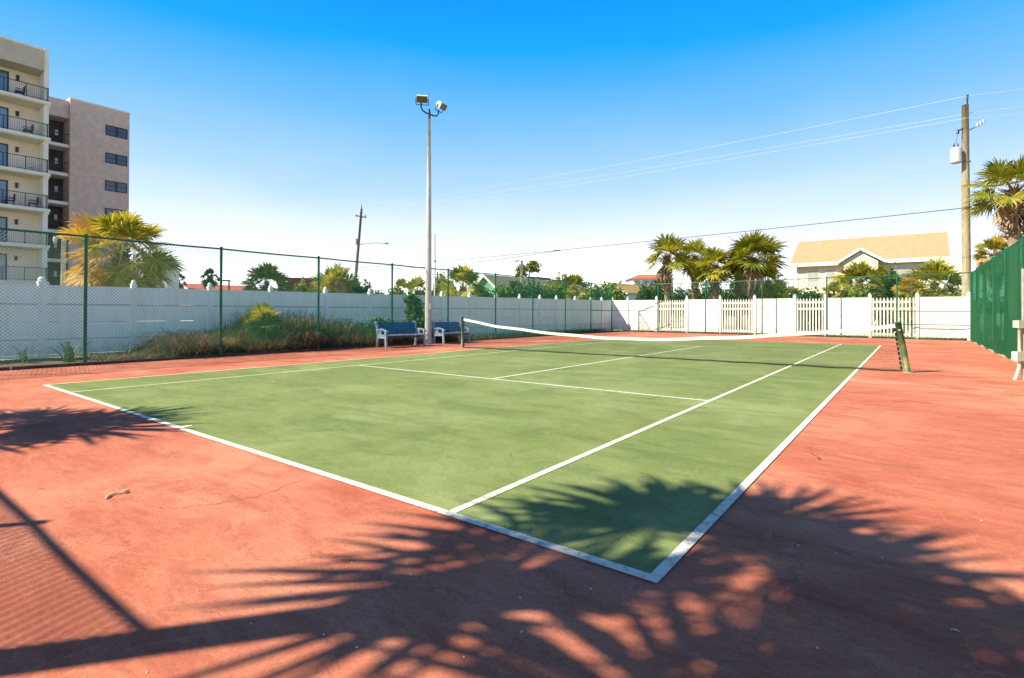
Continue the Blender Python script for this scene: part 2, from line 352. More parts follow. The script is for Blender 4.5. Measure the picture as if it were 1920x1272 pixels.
crack([gp(1330,810), gp(1400,825), gp(1450,823)], .006, M_gcrack, .008, 'court_crack')
crack([gp(1320,858), gp(1240,850), gp(1180,862)], .006, M_gcrack, .008, 'court_crack')
# planting strip between the fences and the bare ground at the far end
g = MB(); nx, ny = 10, 60
def strip_h(x, y):
    t = (x+3.8)/-2.6; t = max(0, min(1, t)); f = max(0, min(1, (y-2.6)/1.6))*max(0, min(1, (14.5-y)/3))
    return .01+.20*f*math.sin(min(1,t*1.4)*math.pi/2)+.03*math.sin(x*5+y*3)*t
rows = []
for j in range(ny+1):
    for i in range(nx+1):
        y = -6+38*j/ny; xl = -3.72-.016*max(0,y); xr = -6.75+.058*max(0,y)
        x = xl+(xr-xl)*i/nx; g.v.append((x, y, strip_h(x, y)))
for j in range(ny):
    for i in range(nx):
        a0 = j*(nx+1)+i; g.f.append((a0, a0+nx+1, a0+nx+2, a0+1))
tag(g.build('planting_strip', M_soil, smooth=True), 'dark sandy soil between the two left fences', kind='structure')
g = MB(); g.face([(-5,31.25,-.01),(14.4,31.25,-.01),(14.4,34,-.01),(-5,34,-.01)])
tag(g.build('path', M_soil), 'bare soil under the far white fence', kind='structure')
g = MB()
for i in range(12):
    y0 = -6+3.1*i; g.box(-3.72-.016*max(0,y0), -3.60-.016*max(0,y0), y0, y0+3.06, 0, .07)
tag(g.build('kerb', M_kerb), 'low dark timber edging along the left fence', kind='structure')
g = MB()
for i in range(9):
    y0 = 4+3.0*i; g.box(14.2, 14.42, y0, y0+2.98, 0, .035+.01*math.sin(i*2))
tag(g.build('kerb', mat('sandy_kerb', (.60,.50,.34), (.45,.36,.22), 8, .95, .4)), 'sandy edging under the green windscreen', kind='structure')

# ---------------------------------------------------------------- chain link fences
def chain_mesh(A, B, z0, z1a, z1b, pitch=.07, wr=.0024):
    mb = MB(); A = Vector(A); B = Vector(B); Ln = (B-A).length; d = (B-A)/Ln; n = Vector((-d.y, d.x, 0)); H = max(z1a, z1b)-z0
    def strand(sx, sgn):
        # point (s, h) with s = sx + sgn*h
        h0, h1 = 0.0, H
        if sgn > 0: h0 = max(0, -sx); h1 = min(H, Ln-sx)
        else: h0 = max(0, sx-Ln); h1 = min(H, sx)
        if h1-h0 < .02: return
        def zt(s): return z0+(z1a+(z1b-z1a)*s/Ln-z0)
        p = A+d*(sx+sgn*h0); q = A+d*(sx+sgn*h1)
        top = min(z0+h1, zt(sx+sgn*h1))
        p = Vector((p.x, p.y, z0+h0)); q = Vector((q.x, q.y, top))
        dd = (q-p).normalized(); x = dd.cross(n).normalized()*wr; y = n*wr
        b = len(mb.v)
        for c in (p, q):
            for k in (x*1.0+y*.5, -x*1.0+y*.5, -y): mb.v.append(tuple(c+k))
        for k in range(3): mb.f.append((b+k, b+(k+1)%3, b+3+(k+1)%3, b+3+k))
    s = -H
    while s < Ln: strand(s, 1); s += pitch
    s = 0
    while s < Ln+H: strand(s, -1); s += pitch
    return mb
def chain_fence(posts, zt0, zt1, label, pr=.036, first_r=None, brace=(), pitch=.07, wr=.0024, group=None, mesh_m=None, bottom=.03):
    A = Vector((*posts[0], 0)); B = Vector((*posts[-1], 0)); Ln = (B-A).length
    e = empty('chain_link_fence', A, label, 'fence', group)
    inv = -A
    def loc(mb): mb.v = [tuple(Vector(v)+inv) for v in mb.v]; return mb
    for i, p in enumerate(posts):
        t = (Vector((*p,0))-A).length/Ln; h = zt0+(zt1-zt0)*t
        mb = MB(); r_ = first_r if (i == 0 and first_r) else pr
        mb.tube([(p[0],p[1],-.05),(p[0],p[1],h+.02)], r_, 10); mb.tube([(p[0],p[1],h+.02),(p[0],p[1],h+.05),(p[0],p[1],h+.065)], [r_*1.25,r_*1.1,.01], 10)
        loc(mb).build('post', M_fgreen, e, smooth=False)
    mb = MB(); rs = random.Random(5); pts = []
    for i in range(len(posts)-1):
        for k in range(4):
            t = k/4; p = Vector((*posts[i],0)).lerp(Vector((*posts[i+1],0)), t); tt = (p-A).length/Ln
            p.z = zt0+(zt1-zt0)*tt-.012*math.sin(t*math.pi); pts.append(p)
    pts.append(Vector((posts[-1][0], posts[-1][1], zt1)))
    mb.tube(pts, .023, 8); loc(mb).build('top_rail', M_fgreen, e)
    for (a0, a1, z) in brace:
        mb = MB(); mb.tube([(*posts[a0], z), (*posts[a1], z)], .02, 8); loc(mb).build('brace_rail', M_fgreen, e)
    loc(chain_mesh(A, B, bottom, zt0, zt1, pitch, wr)).build('wire_mesh', mesh_m or M_fmesh, e)
    return e
left_posts = [(-3.60,-4.5),(-3.62,-1.6)]+[(on_x(px, -3.65-.018*y_).x, on_x(px, -3.65-.018*y_).y) for px, y_ in
              ((160,1.5),(414,4.6),(597,7.7),(735,10.9),(840,14.0),(929,17.4),(999,20.6),(1060,24.0),(1108,27.2),(1147,30.9))]
lf = chain_fence(left_posts, 3.04, 3.15, 'tall green chain-link fence along the left side of the court behind the blue benches', brace=((10,11,1.42),), pitch=.08, wr=.0028)
far_posts = [left_posts[-1]]+[(on_y(px, 31).x, 31) for px in (1234,1323,1429,1550,1682)]+[(14.25, 31.0)]
chain_fence(far_posts, 3.15, 3.28, 'tall green chain-link fence across the far end in front of the white picket gates', pr=.034, brace=((0,1,1.42),(5,6,1.42),(5,6,.75)), pitch=.10, wr=.0018)
right_posts = [(14.25,-4.5),(14.25,-1.2),(14.25,2.1),(14.25,5.4),(14.25,8.7),(14.25,12.0),(14.25,16.0),(14.25,19.2),(14.25,22.2),(14.25,25.1),(14.25,28.0),(14.25,30.9)]
rf = chain_fence(right_posts, 3.22, 3.26, 'tall fence at the right edge covered with green windscreen fabric', pr=.05, pitch=.12, wr=.0018)
mb = MB(); ny_, nz_ = 170, 14
for j in range(ny_+1):
    y = 9+21.75*j/ny_
    for i in range(nz_+1):
        z = .05+3.13*i/nz_
        mb.v.append((14.19-14.25+.03*math.sin(y*2.3+.4*z)+.018*math.sin(y*7.1+z*.9)+.012*math.sin(y*13+z*2), y+4.5, z+(.03*math.sin(y*2.05) if i in (0,nz_) else 0)))
for j in range(ny_):
    for i in range(nz_):
        a0 = j*(nz_+1)+i; mb.f.append((a0, a0+nz_+1, a0+nz_+2, a0+1))
ws = mb.build('windscreen', M_screen, rf, smooth=True); ws['label'] = 'semi-transparent green windscreen fabric'
near_posts = [(-3.6,-4.32)]+[(x,-4.32) for x in (-.4,2.6,5.6,7.45)]
chain_fence(near_posts, 3.05, 3.05, 'green chain-link fence behind the photographer whose mesh shadow falls on the red surface', pitch=.07, wr=.0046)

# ---------------------------------------------------------------- white vinyl fences
def vpost(mb, x, y, ztop, w=.065):
    mb.box(x-w, x+w, y-w, y+w, -.05, ztop)
    mb.box(x-w-.012, x+w+.012, y-w-.012, y+w+.012, ztop, ztop+.025)
def vcap(mb, x, y, z, w=.06):
    for i in range(6):
        pass
    prof = [(w*1.02,0),(w*1.08,.03),(w*1.0,.075),(w*.72,.115),(w*.25,.135)]
    mb.tube([(x,y,z+h) for r_, h in prof], [r_ for r_, h in prof], 10)
lwpos = [(-6.75,-3.0),(-6.68,-.9)]+[(on_x(px, xx).x, on_x(px, xx).y) for px, xx in
   ((78,-6.6),(250,-6.48),(393,-6.36),(507,-6.25),(610,-6.12),(693,-6.01),(765,-5.89),(828,-5.77),(880,-5.67),(930,-5.55),(974,-5.44),(1012,-5.33),(1043,-5.24),(1078,-5.12),(1108,-5.01),(1128,-4.93))]+[(-4.95,31.8)]
e = empty('vinyl_fence', (-6.75,-3,0), 'long white vinyl privacy fence on the left behind the weeds and the benches', 'fence')
off = Vector((6.75,3,0))
def lb(mb, name, m, par, o=off, smooth=False):
    mb.v = [tuple(Vector(v)+o) for v in mb.v]; return mb.build(name, m, par, smooth=smooth)
for i, (x, y) in enumerate(lwpos):
    zt = 1.98+.17*max(0, y)/31
    w_ = .085 if i == 2 else .065
    mb = MB(); vpost(mb, x, y, zt+.05, w_); vcap(mb, x, y, zt+.075, w_); lb(mb, 'post', M_vinyl, e)
for i in range(len(lwpos)-1):
    (x0,y0), (x1,y1) = lwpos[i], lwpos[i+1]; mb = MB()
    za = 1.97+.17*max(0,y0)/31; zb = 1.97+.17*max(0,y1)/31; dy = .05
    d = Vector((x1-x0, y1-y0, 0)).normalized(); n = Vector((d.y, -d.x, 0))
    A = Vector((x0,y0,0))+d*.065; B = Vector((x1,y1,0))-d*.065
    def slab(zl0, zl1, zh0, zh1, th, mb=mb, A=A, B=B, n=n):
        pts = [A+n*th+Vector((0,0,zl0)), B+n*th+Vector((0,0,zl1)), B+n*th+Vector((0,0,zh1)), A+n*th+Vector((0,0,zh0))]
        qts = [p-n*2*th for p in pts]; b = len(mb.v); mb.v += [tuple(p) for p in pts+qts]
        mb.f += [tuple(b+k for k in q) for q in ((0,1,2,3),(7,6,5,4),(0,4,5,1),(1,5,6,2),(2,6,7,3),(3,7,4,0))]
    slab(za-.06, zb-.06, za, zb, .026)
    hs = [.10, .52, .98, 1.47, 1.91]
    for k in range(4):
        slab(hs[k]+.012, hs[k]+.012, (hs[k+1] if k < 3 else za-.065), (hs[k+1] if k < 3 else zb-.065), .019)
    slab(.04,.04,.10,.10,.026)
    lb(mb, 'panel', M_vinyl, e)
    for q0, q1 in ((1.44,1.475),(.50,.53)):
        mb = MB(); slab(q0,q0,q1,q1,.0215,mb); lb(mb, 'seam_strip', M_vinyl_seam, e)

fwp = [(on_y(px, 31.8).x) for px in (1177,1231,1288,1350,1415,1490,1548,1631,1720,1817)]
e = empty('vinyl_fence', (-4.95,31.8,0), 'sunlit white vinyl fence across the far end with picket bays between solid panels', 'fence')
off = Vector((4.95,-31.8,0)); Y = 31.8
allx = [-4.95]+fwp
for i, x in enumerate(allx[1:]):
    zt = 2.16
    mb = MB(); vpost(mb, x, Y, zt+.08, .075); vcap(mb, x, Y, zt+.105, .07); lb(mb, 'post', M_vinyl, e, off)
for i in range(len(allx)-1):
    x0, x1 = allx[i]+.075, allx[i+1]-.075
    if i in (2, 4, 6, 8):
        for z in (.16, 1.50, 1.86):
            mb = MB(); mb.box(x0, x1, Y-.022, Y+.022, z, z+.11); lb(mb, 'picket_rail', M_white, e, off)
        mb = MB(); n = int((x1-x0)/.15); 
        for k in range(n):
            cx = x0+(k+.5)*(x1-x0)/n; w_ = .036
            mb.box(cx-w_, cx+w_, Y-.040, Y-.0245, .10, 2.06)
            b = len(mb.v); mb.v += [(cx-w_,Y-.040,2.06),(cx+w_,Y-.040,2.06),(cx,Y-.040,2.16),(cx-w_,Y-.0245,2.06),(cx+w_,Y-.0245,2.06),(cx,Y-.0245,2.16)]
            mb.f += [(b,b+1,b+2),(b+5,b+4,b+3),(b+1,b+4,b+5,b+2),(b,b+2,b+5,b+3)]
        o = lb(mb, 'pickets', mat('cream_picket', (.86,.84,.76), (.78,.76,.68), 5, .6), e, off)
    else:
        mb = MB(); mb.box(x0, x1, Y-.028, Y+.028, 2.08, 2.15)
        for k in range(4):
            z0 = .16+.48*k; mb.box(x0, x1, Y-.018, Y+.018, z0+.008, z0+.478)
        mb.box(x0, x1, Y-.028, Y+.028, .10, .165)
        lb(mb, 'panel', M_vinyl, e, off)
        if i in (1, 9):
            for z in (.63, 1.11, 1.59):
                mb = MB(); mb.box(x0, x1, Y-.021, Y+.021, z-.012, z+.012); lb(mb, 'seam_strip', M_vinyl_seam, e, off)

# ---------------------------------------------------------------- tennis net
e = empty('tennis_net', (5.485,11.885,0), 'black mesh tennis net with a white band strung across the green court', 'tennis net')
off = Vector((-5.485,-11.885,0))
NL = on_x(869, -.914); NL = Vector((-1.02, 11.78, 0)); NRp = Vector((11.86, 12.10, 0))
NT = [(0,1.06),(.114,.83),(.237,.71),(.339,.62),(.444,.57),(.54,.565),(.626,.60),(.754,.73),(.845,.84),(.896,.89),(.969,1.01),(1,1.06)]
def ntop(t):
    NS = [(a0, sum(NT[max(0,min(len(NT)-1,k+q))][1]*w_ for q, w_ in ((-1,.2),(0,.6),(1,.2))) if 0 < k < len(NT)-1 else z) for k, (a0, z) in enumerate(NT)]
    for (a0,z0),(a1,z1) in zip(NS, NS[1:]):
        if t <= a1: return z0+(z1-z0)*(t-a0)/(a1-a0)
    return NT[-1][1]
mb = MB(); n = 290
top_l = Vector((-.96,11.80,0)); top_r = Vector((11.66,12.02,0))
bot_l = Vector((-.96,11.80,0)); bot_r = Vector((11.80,12.10,0))
def npt(t, h): 
    return top_l.lerp(top_r, t)*h+bot_l.lerp(bot_r, t)*(1-h)
for k in range(n+1):
    t = k/n; p = npt(t, 0); q = npt(t, 1); zt = ntop(t)-.05
    wr = .0016; dv = Vector((wr,0,0)); nv = Vector((0,wr,0))
    b = len(mb.v)
    for c, z in ((p,.045),(q,zt)):
        for k2 in (dv, -dv*.5+nv, -dv*.5-nv): mb.v.append(tuple(c+k2+Vector((0,0,z))))
    for j in range(3): mb.f.append((b+j, b+(j+1)%3, b+3+(j+1)%3, b+3+j))
for j in range(22):
    pts = []
    for k in range(41):
        t = k/40; h = j/21; q = npt(t, h); pts.append(Vector((q.x, q.y, .045+(ntop(t)-.05-.045)*h)))
    mb.tube(pts, .0016, 3, False)
lb(mb, 'net_mesh', M_net, e, off)
mb = MB(); b = 0
for k in range(61):
    t = k/60; q = npt(t, 1); zt = ntop(t)+.008*math.sin(t*40)
    mb.v += [(q.x,q.y-.008,zt-.085),(q.x,q.y-.012,zt),(q.x,q.y+.012,zt),(q.x,q.y+.008,zt-.085)]
for k in range(60):
    for j in range(4): mb.f.append((4*k+j, 4*k+(j+1)%4, 4*k+4+(j+1)%4, 4*k+4+j))
mb.f += [(3,2,1,0), (240,241,242,243)]
lb(mb, 'headband', M_band, e, off)
mb = MB(); pts = [Vector((npt(k/40,0).x, npt(k/40,0).y, .030+.008*math.sin(k*1.9))) for k in range(41)]
mb.tube(pts, .017, 6); lb(mb, 'bottom_tape', M_net, e, off)
mb = MB()
for sx, (pb, pt) in ((0,(bot_l,top_l)),(1,(bot_r,top_r))):
    for k in range(9):
        z0 = .06+k*.105; A = pb.lerp(pt, z0/1.05); B = pb.lerp(pt, (z0+.075)/1.05)
        mb.bar((A.x,A.y,z0),(B.x,B.y,z0+.075), .05, .02)
lb(mb, 'side_lacing', M_net, e, off)
def netpost(pb, pt, r_, label):
    e2 = empty('net_post', pb, label, 'net post', 'posts at either end of the tennis net')
    mb = MB(); d = pt-pb
    mb.tube([Vector((0,0,-.05)), d*.5, d], [r_*1.05, r_, r_], 14); mb.build('post_tube', M_postg, e2, smooth=True)
    mb = MB(); mb.tube([d, d+Vector((0,0,.012)), d+Vector((0,0,.03))], [r_*1.12, r_*1.1, r_*.5], 14); mb.build('post_cap', M_fgreen, e2)
    mb = MB(); mb.tube([d*.86+Vector((0,-r_*1.1,0)), d*.86+Vector((0,-r_*1.9,0))], .022, 8)
    mb.build('cable_reel', M_galv, e2)
    mb = MB(); mb.tube([(0,0,0),(0,0,.02)], r_*1.5, 14); mb.build('ground_sleeve', M_galv, e2)
netpost(Vector((-1.03,11.80,0)), Vector((-1.03,11.80,1.09)), .045, 'thin upright net post at the far left end of the net near the blue bench')
netpost(Vector((11.905,12.12,0)), Vector((11.73,12.04,1.09)), .062, 'thick green net post leaning inwards at the right end of the net')

# ---------------------------------------------------------------- benches
def bench():
    e = empty('park_bench', (0,0,0), 'x', 'bench', 'blue slatted benches beside the light pole')
    # local: length along y (0..1.6), faces +x
    for y in (.04, 1.56):
        mb = MB()
        mb.bar((.50,y,0),(.47,y,.60),.055,.07); mb.bar((-.06,y,0),(.02,y,.42),.055,.07); mb.bar((.02,y,.40),(-.10,y,.90),.055,.07)
        mb.bar((0,y,.36),(.50,y,.38),.06,.08)
        mb.bar((-.05,y,.62),(.22,y,.665),.07,.04); mb.bar((.22,y,.665),(.50,y,.60),.07,.04)
        mb.bar((.12,y,.40),(.20,y,.65),.05,.06); mb.bar((.05,y,.50),(.34,y,.42),.04,.05)
        mb.tube([(-.11,y-.045,.90),(-.11,y+.045,.90)]  ,.042,10); mb.tube([(.515,y-.045,.585),(.515,y+.045,.585)],.04,10)
        mb.build('end_frame', M_bwhite, e)
    for k in range(4):
        mb = MB(); x = .06+.115*k; mb.box(x, x+.10, .01, 1.59, .425-.012*(k==0), .455-.012*(k==0)); mb.build('seat_slat', M_bseat, e)
    for k in range(4):
        mb = MB(); z = .49+.105*k; x = .0-.024*k; o = Vector((x,.8,z+.045)); 
        mb.obox(o, Vector((.97,0,.24)), Vector((0,1,0)), Vector((-.24,0,.97)), .015, .79, .049); mb.build('back_slat', M_bblue, e)
    mb = MB(); mb.bar((.25,.05,.36),(.25,1.55,.36),.05,.05); mb.build('stretcher', M_bblue, e)
    return e
b1 = bench(); b1.location = (-3.52, 9.95, 0); b1['label'] = 'blue bench with pale frame left of the tall light pole'; b1.rotation_euler = (0,0,rad(-6)); b1.scale = (1.05,1.12,1)
b2 = copy_tree(b1); b2.location = (-3.55, 12.85, 0); b2['label'] = 'blue bench right of the tall light pole, partly hidden by it'; b2.rotation_euler = (0,0,rad(2)); b2.scale = (1,1.05,.97)

# ---------------------------------------------------------------- court light pole
p = on_x(803, -3.78, 640); e = empty('court_light_pole', (p.x,p.y,0), 'tall tapered pole with two floodlights standing between the blue benches', 'light pole')
dp = (p-CAM).dot(Fv); H = 1.3+(585-222)*dp/996
mb = MB(); mb.tube([(0,0,-.05),(0,0,.25),(0,0,1.2),(0,0,3.5),(0,0,6.5),(0,0,H)], [.17,.145,.135,.115,.09,.062], 18); mb.build('pole', M_pole, e, smooth=True)
mb = MB(); mb.tube([(0,0,H-.06),(0,0,H+.28)], .05, 10); mb.tube([(0,0,H+.25),(0,0,H+.40)],.035,8); mb.build('tenon', M_dark, e)
ra = Vector((c_, -s_, 0)); fa = Vector((s_, c_, 0))
def P_(u, h, f=0): return ra*u+fa*f+Vector((0,0,H+h))
mb = MB(); mb.tube([P_(-.34,.66),P_(-.34,.46),P_(-.27,.34),P_(-.15,.25),P_(0,.19),P_(.18,.13),P_(.30,.12),P_(.36,.20),P_(.38,.36)], .032, 8); mb.build('bracket_arm', M_dark, e, smooth=True)
def flood(c, aim, w_, h_, dpt):
    aim = aim.normalized(); sx = aim.cross(Vector((0,0,1))).normalized(); up = sx.cross(aim)
    mb = MB(); b = 0; c = Vector(c)
    for q, k in ((-dpt*.5,.62),(-dpt*.1,.95),(dpt*.5,1.0)):
        for i, j in ((-1,-1),(1,-1),(1,1),(-1,1)): mb.v.append(tuple(c+aim*q+sx*i*w_*k+up*j*h_*k))
    for r_ in range(2):
        for i in range(4): mb.f.append((r_*4+i, r_*4+(i+1)%4, r_*4+4+(i+1)%4, r_*4+4+i))
    mb.f += [(3,2,1,0),(8,9,10,11)]
    h = mb.build('floodlight', M_lamp, e)
    mb = MB(); mb.obox(c+aim*(dpt*.5+.012), sx, up, aim, w_*.9, h_*.88, .01); mb.build('lens', M_lens, h)
    mb = MB(); 
    for i in (-1, 1): mb.bar(c+sx*i*(w_+.02), c+sx*i*(w_+.02)-up*(h_+.12), .03, .02)
    mb.bar(c+sx*(w_+.02)-up*(h_+.12), c-sx*(w_+.02)-up*(h_+.12), .03, .02); mb.build('yoke', M_dark, h)
flood(P_(-.30,.84), ra*.12-fa*.75+Vector((0,0,-.62)), .23, .14, .27)
flood(P_(.47,.55), ra*.85-fa*.45+Vector((0,0,-.62)), .20, .13, .30)
mb = MB()
for a0 in (0.5, 2.2, 3.7, 5.2):
    mb.bar((math.cos(a0)*.13,math.sin(a0)*.13,.26),(math.cos(a0)*.30,math.sin(a0)*.30,.01),.05,.04)
mb.build('base_strut', M_bwhite, e)
mb = MB(); mb.box(.12,.20,-.08,.08,1.4,1.65); mb.tube([(.15,0,0),(.15,0,1.4)],.018,6); mb.build('junction_box', M_galv, e)

# ---------------------------------------------------------------- conduit at right edge
q = gp(1904,712); e = empty('electrical_conduit', (q[0],q[1],0), 'cream electrical conduit with two boxes at the right edge by the windscreen', 'electrical conduit')
dq = (Vector((q[0],q[1],0))-CAM).dot(Fv)
M_cond = mat('cream_conduit', (.72,.69,.56), (.60,.57,.46), 9, .5)
def hz(py): return 1.3+(585-py)*dq/996
mb = MB(); k_ = .10
def cpt(du, z): v = ra*du; return (v.x, v.y, z)
mb.tube([cpt(-.02,-.02),cpt(.03,.10),cpt(.07,.22),cpt(.085,.36),cpt(.085,hz(600))], .03, 10); mb.build('pipe', M_cond, e, smooth=True)
for py, hh, ww in ((604,.068,.062),(664,.085,.095)):
    mb = MB(); mb.obox(Vector(cpt(.055,hz(py))), ra, fa, Vector((0,0,1)), ww*.8, .06, hh); mb.obox(Vector(cpt(.055,hz(py)))-fa*.066, ra, fa, Vector((0,0,1)), ww*.8+.01, .006, hh+.01); mb.build('junction_box', M_cond, e)
mb = MB(); mb.tube([cpt(.16,-.05),cpt(.16,2.2)], .03, 10); mb.build('support_post', M_galv, e)

# ---------------------------------------------------------------- palms
def palm(label, base, height, cr, nleaf=34, seed=1, hoff=.1, fm=None, trunk_r=.17, boots=(.55,.98), lean=(0,0), leaflets=24, low=-60, group='palms beyond the fences', fm2=None, split=None, name='palm_tree', dead=5, bootr=1.5, pet=.54, hi=85, wf=.85, spread=140, gap=None):
    rs = random.Random(seed); fm = fm or M_frond
    e = empty(name, base, label, 'palm tree', group)
    top = Vector((lean[0], lean[1], height)); n = 9; pts = []; rr_ = []
    for i in range(n+1):
        t = i/n; pts.append(Vector((lean[0]*t*t, lean[1]*t*t, height*t-.05))); rr_.append(trunk_r*(1.25-.35*min(1,t*3)+.05*math.sin(i*2.1)))
    mb = MB(); mb.tube(pts, rr_, 10); mb.build('trunk', M_trunk, e, smooth=True)
    mb = MB(); nb = int(26*(boots[1]-boots[0])*height*1.6)
    for i in range(max(0, nb)):
        t = boots[0]+(boots[1]-boots[0])*i/nb; a0 = i*2.4+rs.uniform(-.2,.2)
        c = Vector((lean[0]*t*t, lean[1]*t*t, height*t)); o = Vector((math.cos(a0), math.sin(a0), 0)); sd_ = Vector((-o.y, o.x, 0))
        rr2 = trunk_r*(.75+(bootr-1)*math.sin(math.pi*(i/nb))**.6*.5); ln_ = rs.uniform(.22,.42)
        p0 = c+o*rr2; p1 = c+o*(rr2+.10*bootr)+Vector((0,0,ln_*.6)); p2 = c+o*(rr2+.17*bootr)+Vector((0,0,ln_)); w_ = .085
        b = len(mb.v); mb.v += [tuple(p0-sd_*w_), tuple(p0+sd_*w_), tuple(p1+sd_*w_*.6), tuple(p1-sd_*w_*.6), tuple(p2+sd_*w_*.3), tuple(p2-sd_*w_*.3), tuple(p0-o*.05+Vector((0,0,.1)))]
        mb.f += [(b,b+1,b+2,b+3),(b+3,b+2,b+4,b+5),(b+6,b+2,b+1),(b+6,b,b+3)]
    if nb > 0: mb.build('leaf_bases', M_boot, e)
    A = MB(); B2 = MB(); Dd = MB(); gz = Vector((0,0,-1))
    tot = nleaf+dead
    for i in range(tot):
        isd = i >= nleaf
        u = (i+.5)/nleaf if not isd else 1
        el = rad(hi-(hi-low)*u**.85+rs.uniform(-9,9)) if not isd else rad(rs.uniform(-86,-62))
        az = i*2.39996+rs.uniform(-.3,.3)
        o = Vector((math.cos(az)*math.cos(el), math.sin(az)*math.cos(el), math.sin(el)))
        Lp = cr*(pet+rs.uniform(-.08,.08)); Lb = cr*(1-pet)*rs.uniform(.9,1.15)
        if isd: Lp *= .55; Lb *= .9
        if u < .25: Lp *= .8
        if gap is not None and el < rad(62) and abs((math.degrees(az)-gap+180) % 360-180) < 38: continue
        c0 = top+Vector((0,0,-.25*u)); mid = c0+o*Lp*.5; dr = Lp*(.10+.18*u)
        p1 = c0+o*Lp+gz*dr*.8
        tgt = B2 if (split is not None and split(p1-top, rs)) else A
        if isd: tgt = Dd
        mb = tgt
        sd_ = o.cross(Vector((0,0,1)))
        if sd_.length < .1: sd_ = Vector((1,0,0))
        sd_.normalize(); wv = sd_*.016*max(1, cr/1.6)
        b = len(mb.v); mb.v += [tuple(c0-wv), tuple(c0+wv), tuple(mid+wv+gz*dr*.3), tuple(mid-wv+gz*dr*.3), tuple(p1+wv*.6), tuple(p1-wv*.6)]
        mb.f += [(b,b+1,b+2,b+3),(b+3,b+2,b+4,b+5)]
        d = (o+gz*(.05+.35*u)).normalized(); sd_ = (sd_+Vector((rs.uniform(-.5,.5),rs.uniform(-.5,.5),rs.uniform(-.8,.8)))).normalized(); sd_ = (sd_-d*sd_.dot(d)).normalized(); nn = sd_.cross(d)
        if nn.z < 0: nn = -nn
        cup = rs.uniform(.15,.5)
        for k in range(leaflets):
            s = (k+.5)/leaflets*2-1; th = s*rad(spread if not isd else 60)+rs.uniform(-.075,.075)
            dd = (d*math.cos(th)+sd_*math.sin(th)).normalized(); dd = (dd+nn*cup*abs(s)*.8).normalized()
            Ll = Lb*(1-.28*abs(s)**2)*rs.uniform(.85,1.08)
            pr_ = dd.cross(nn).normalized(); wl = Ll*.5*math.sin(rad(spread)/leaflets)*1.35*wf+.004
            st = p1-d*Lb*.02
            m1 = st+dd*Ll*.5; dp_ = rs.uniform(.04,.26)*Ll*(1 if not isd else 1.6)
            m2 = st+dd*Ll*.78+gz*dp_*.35; tp = st+dd*Ll+gz*dp_
            b = len(mb.v)
            mb.v += [tuple(st), tuple(m1+pr_*wl), tuple(m1-pr_*wl), tuple(m2+pr_*wl*.55), tuple(m2-pr_*wl*.55), tuple(tp)]
            mb.f += [(b,b+1,b+2),(b+1,b+3,b+4,b+2),(b+3,b+5,b+4)]
    A.build('fronds', fm, e)
    if B2.v:
        o = B2.build('fronds', fm2, e)
    if Dd.v: Dd.build('dead_fronds', M_dead, e)
    return e
def palm_at(label, px, cy, rpx, depth, seed, **kw):
    p = W(px, 585, depth); c = W(px, cy, depth); cr = rpx*depth/996
    cr *= 1.08; h = c.z-kw.get('hoff', .1)*cr
    return palm(label, (p.x,p.y,0), h, cr, seed=seed, **kw)

palm_at('large shaggy palm with golden orange fronds on its left in front of the brown building', 226, 450, 94, 21.5, 3, nleaf=62, leaflets=34, fm=M_frond_y, fm2=M_frond_o, pet=.60,
        split=lambda v, rs: (v.dot(ra) < -.2 and v.z < .95) or rs.random() < .15, boots=(.1,.98), trunk_r=.24, low=-52, dead=12, bootr=1.8, hi=78, hoff=.18)  # orange for old leaves, with left-side sunlight put into the colour
palm_at('small dark palm behind the red roof at far left', 334, 522, 17, 62, 4, nleaf=18, leaflets=12, fm=M_frond_d, dead=0, boots=(1,1))
palm_at('small dark palm with a bare trunk left of the tall fence post', 393, 516, 20, 60, 5, nleaf=20, leaflets=14, fm=M_frond_d, dead=2, boots=(.8,1), trunk_r=.2)
palm_at('round palm left of the maroon building', 500, 526, 50, 46, 6, fm2=M_frond_y, split=lambda v, rs: rs.random() < .45, nleaf=44, leaflets=20, boots=(.3,1), low=-75, dead=8)
palm_at('round palm right of the maroon building beside the leaning utility pole', 630, 531, 50, 43, 7, fm2=M_frond_y, split=lambda v, rs: rs.random() < .45, nleaf=44, leaflets=20, boots=(.3,1), low=-75, dead=10)
palm_at('small palm above the fence left of the light pole', 752, 541, 28, 50, 8, fm2=M_frond_y, split=lambda v, rs: rs.random() < .45, nleaf=22, leaflets=14, low=-80, dead=3)
palm_at('bushy palm just left of the light pole', 783, 541, 32, 47, 9, fm2=M_frond_y, split=lambda v, rs: rs.random() < .45, nleaf=26, leaflets=14, low=-80, dead=6)
palm_at('wide palm left of the green gabled house', 868, 532, 50, 40, 10, fm2=M_frond_y, split=lambda v, rs: rs.random() < .45, nleaf=34, leaflets=20, fm=M_frond, low=-60, dead=8)
palm_at('small palm in front of the olive roof', 968, 544, 30, 46, 11, nleaf=24, leaflets=14, fm=M_frond_d, low=-60, dead=3)
palm_at('palm with yellow lower fronds left of the pale blue house', 1078, 537, 38, 44, 12, nleaf=36, leaflets=18, fm=M_frond, fm2=M_frond_y, split=lambda v, rs: v.z < 0, low=-80, dead=6)
palm_at('tall slim palm at the left of the palm row', 1250, 454, 50, 42, 13, fm2=M_frond_y, split=lambda v, rs: rs.random() < .45, nleaf=20, leaflets=22, fm=M_frond, boots=(.45,.98), trunk_r=.19, low=-22, dead=4, bootr=2.1, hoff=0.45, pet=0.5)
